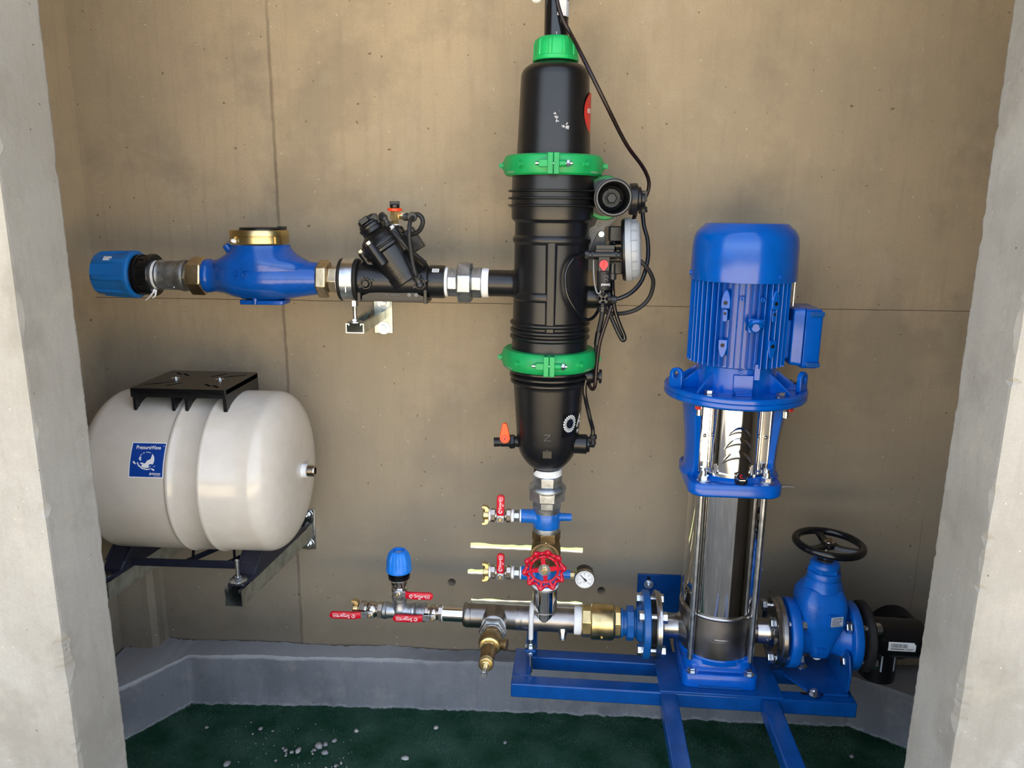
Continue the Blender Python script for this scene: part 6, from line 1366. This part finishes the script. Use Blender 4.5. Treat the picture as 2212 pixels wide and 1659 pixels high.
pr_.torus(.003, .0005, f_ @ Matrix.Translation((.010, .0055, .0004)), 20, 5); pr_.build('label_print', 'print_black', st, smooth=False)
f_ = frame(A(XV-.004, -.0505, LZ-.022), ASM.to_3x3() @ Vector((0, -1, -.18)), Q.d)
tx = text_mb('DN', .013, lambda x, y, z: f_ @ Vector((x, y+.012, z)), extrude=.002); t2 = text_mb('50', .013, lambda x, y, z: f_ @ Vector((x, y-.004, z)), extrude=.002); tx.add(t2.v, t2.f); tx.build('raised_lettering', 'blue_cast', bvo, smooth=False)
f_ = frame(A(XV-.004, -.030, LZ-.045), ASM.to_3x3() @ Vector((0, -1, .25)), Q.d)
MB().cyl(.0095, .0012, f_ @ Matrix.Diagonal((1, .62, 1, 1)), 28).build('round_sticker', 'white_print', bvo); MB().torus(.0045, .0008, f_ @ Matrix.Translation((0, 0, .0012)) @ Matrix.Diagonal((1, .5, 1, 1)), 20, 5).build('sticker_print', 'print_black', bvo)
bolts(g, 0, Q.x(1662)-.002, xv1+.001, .0615)
xr0, xr1 = Q.x(1853), Q.x(1870)
bolts(g, 0, xw0-.004, xr1+.002, .0615)
# black flange and pipe
pp = thing('black_pipe', A(Q.x(1930), 0, LZ), 'black plastic elbow pipe with a white barcode sticker, right of the blue gate valve', 'pipe')
MB().lathe([(0, .055), (xr0-xw1, .055)], frame(A(xw1, 0, LZ), Q.d, (0, -1, 0)), 48).build('gasket', 'black_matte', pp)
MB().lathe([(0, FR-.003), (.002, FR), (xr1-xr0-.005, FR+.001), (xr1-xr0, FR-.004), (xr1-xr0, .040)], frame(A(xr0, 0, LZ), Q.d, (0, -1, 0)), 72).build('backing_ring', 'black_matte', pp)
k = mpp(A(Q.x(1930), 0, LZ)); rpp = 41*k; xe0, xe1 = Q.x(1876), Q.x(1990)
pb = MB().lathe([(-.02, .040), (0, .040), (0, rpp*.93), (.002, rpp), (xe1-xe0-.012, rpp), (xe1-xe0-.004, rpp*.96), (xe1-xe0, rpp*.85), (xe1-xe0, rpp*.75), (xe1-xe0+.06, rpp*.75)], frame(A(xe0, 0, LZ), Q.d, (0, -1, 0)), 64).build('fitting', 'black_pipe', pp)
xd = PA(1912, 1372).x; zd_ = PA(1912, 1468).z
dn = MB().lathe([(0, rpp*.88), (LZ-zd_, rpp*.88), (LZ-zd_+.001, rpp*.84)], frame(A(xd, .018, LZ), (0, 0, -1), Q.d), 56).build('down_pipe', 'black_pipe', pp)
for th in (-.22, .62):
    MB().box((.0035, .0012, .05), frame(A(xd, .018, LZ-.055)) @ Matrix.Rotation(-ANG+th, 4, 'Z'), c=(0, -rpp*.885, -.0)).build('white_stripe', 'sticker_grey', dn)
bm_ = lambda x, y, z=0: A(Q.x(1932)+x, -(rpp+.0004+z)*cos((y+.012)/rpp-.28), LZ+(rpp+z)*sin((y+.0)/rpp-.05))
def bmap(x, y, z=0): a = y/rpp+RAD(2); r = rpp+.0004+z; return A(Q.x(1932)+x, -r*cos(a), LZ+r*sin(a))
st = patch(bmap, .061, .022, 3, 8, 0).build('barcode_sticker', 'white_print', pp)
bc = MB(); x = -.025; rb = random.Random(4)
while x < .012:
    w_ = rb.choice((.0006, .0009, .0014)); v4 = [bmap(x, -.002, .0004), bmap(x+w_, -.002, .0004), bmap(x+w_, .0075, .0004), bmap(x, .0075, .0004)]; bc.add(v4, [[0, 1, 2, 3]]); x += w_+rb.choice((.0007, .0011))
for x0, x1, y0, y1 in ((-.025, .006, -.0065, -.0045), (.009, .026, -.005, -.004), (.009, .022, -.0075, -.0065)): bc.add([bmap(x0, y0, .0004), bmap(x1, y0, .0004), bmap(x1, y1, .0004), bmap(x0, y1, .0004)], [[0, 1, 2, 3]])
bc.build('barcode', 'print_black', st, smooth=False)
for u, dz in ((1893, .018), (1962, .012), (1981, .014)):
    MB().cyl(.005, .004, frame(A(Q.x(u), -rpp*.93, LZ+dz), ASM.to_3x3() @ Vector((0, -1, .3)), Q.d), 16).build('weld_terminal', 'black_deep', pb)
wpi = thing('wall_pipe', (PIPEHOLE.x, 0, PIPEHOLE.z), 'black pipe end coming through the back wall behind the barcode pipe', 'pipe')
MB().lathe([(.12, .0624), (0, .0624), (0, .055), (.05, .053), (.05, .001)], frame((PIPEHOLE.x, -.06, PIPEHOLE.z), (0, 1, 0)), 56, cap=(True, False)).build('pipe', 'black_pipe', wpi)
# L bracket under the gate valve
g = thing('valve_bracket', A(Q.x(1790), -.02, ZF), 'blue angle bracket under the right flange of the gate valve', 'bracket')
xb = xw0-.006; fo0 = AF(1728, 1510, ZF); 
pol = [(-.075, .0), (-.087, .012), (-.092, .060), (-.075, .095), (-.02, .108), (.055, .108), (.060, .0)]
MB(ASM).loft([[(x_, y, ZF+z) for y, z in pol] for x_ in (xb-.005, xb)]).build('upright_plate', 'blue_frame', g, bevel=.0015)
pol = [(xb, -.090), (xb, .062), (xb-.125, .062), (xb-.128, -.020), (xb-.085, -.088), (xb-.078, -.090)]
MB(ASM).loft([[(x, y, ZF+z) for x, y in pol] for z in (.0005, .006)]).build('foot_plate', 'blue_frame', g, bevel=.0015)
for (u, v) in ((1758, 1498), (1730, 1437)):
    q = AF(u, v, ZF+.007); f_ = frame(A(min(q.x, xb-.018), q.y, ZF+.006)); MB().cyl(.0145, .002, f_, 28).hexa(.0098, .008, f_, z0=.002).cyl(.005, .012, f_, 14).build('bolt', 'zinc', g)
    if v > 1480: MB().box((.050, .007, .0006), frame(A(min(q.x, xb-.018)-.004, q.y, ZF+.006), (0, 0, 1), Q.d)).build('slot', 'black_deep', g)
# small marks on the wall
s = thing('wall_splinter', P(1690, 1051, -.004), 'thin white splinter sticking out of the wall right of the pump lantern', 'splinter')
MB().tube([P(1655, 1050, -.03), P(1680, 1052, -.02), P(1700, 1051, -.008), P(1716, 1052, -.001)], lambda t: .0016*(1-.6*abs(t-.5)*2), 6).build('splinter', 'tape', s)
s = thing('wall_wire', P(1642, 1215, -.01), 'short pale wire end hanging on the wall right of the pump sleeve', 'wire')
MB().tube([P(1634, 1200, -.004), P(1640, 1217, -.006), P(1647, 1233, -.004)], .0016, 6).build('wire', 'sticker_grey', s)
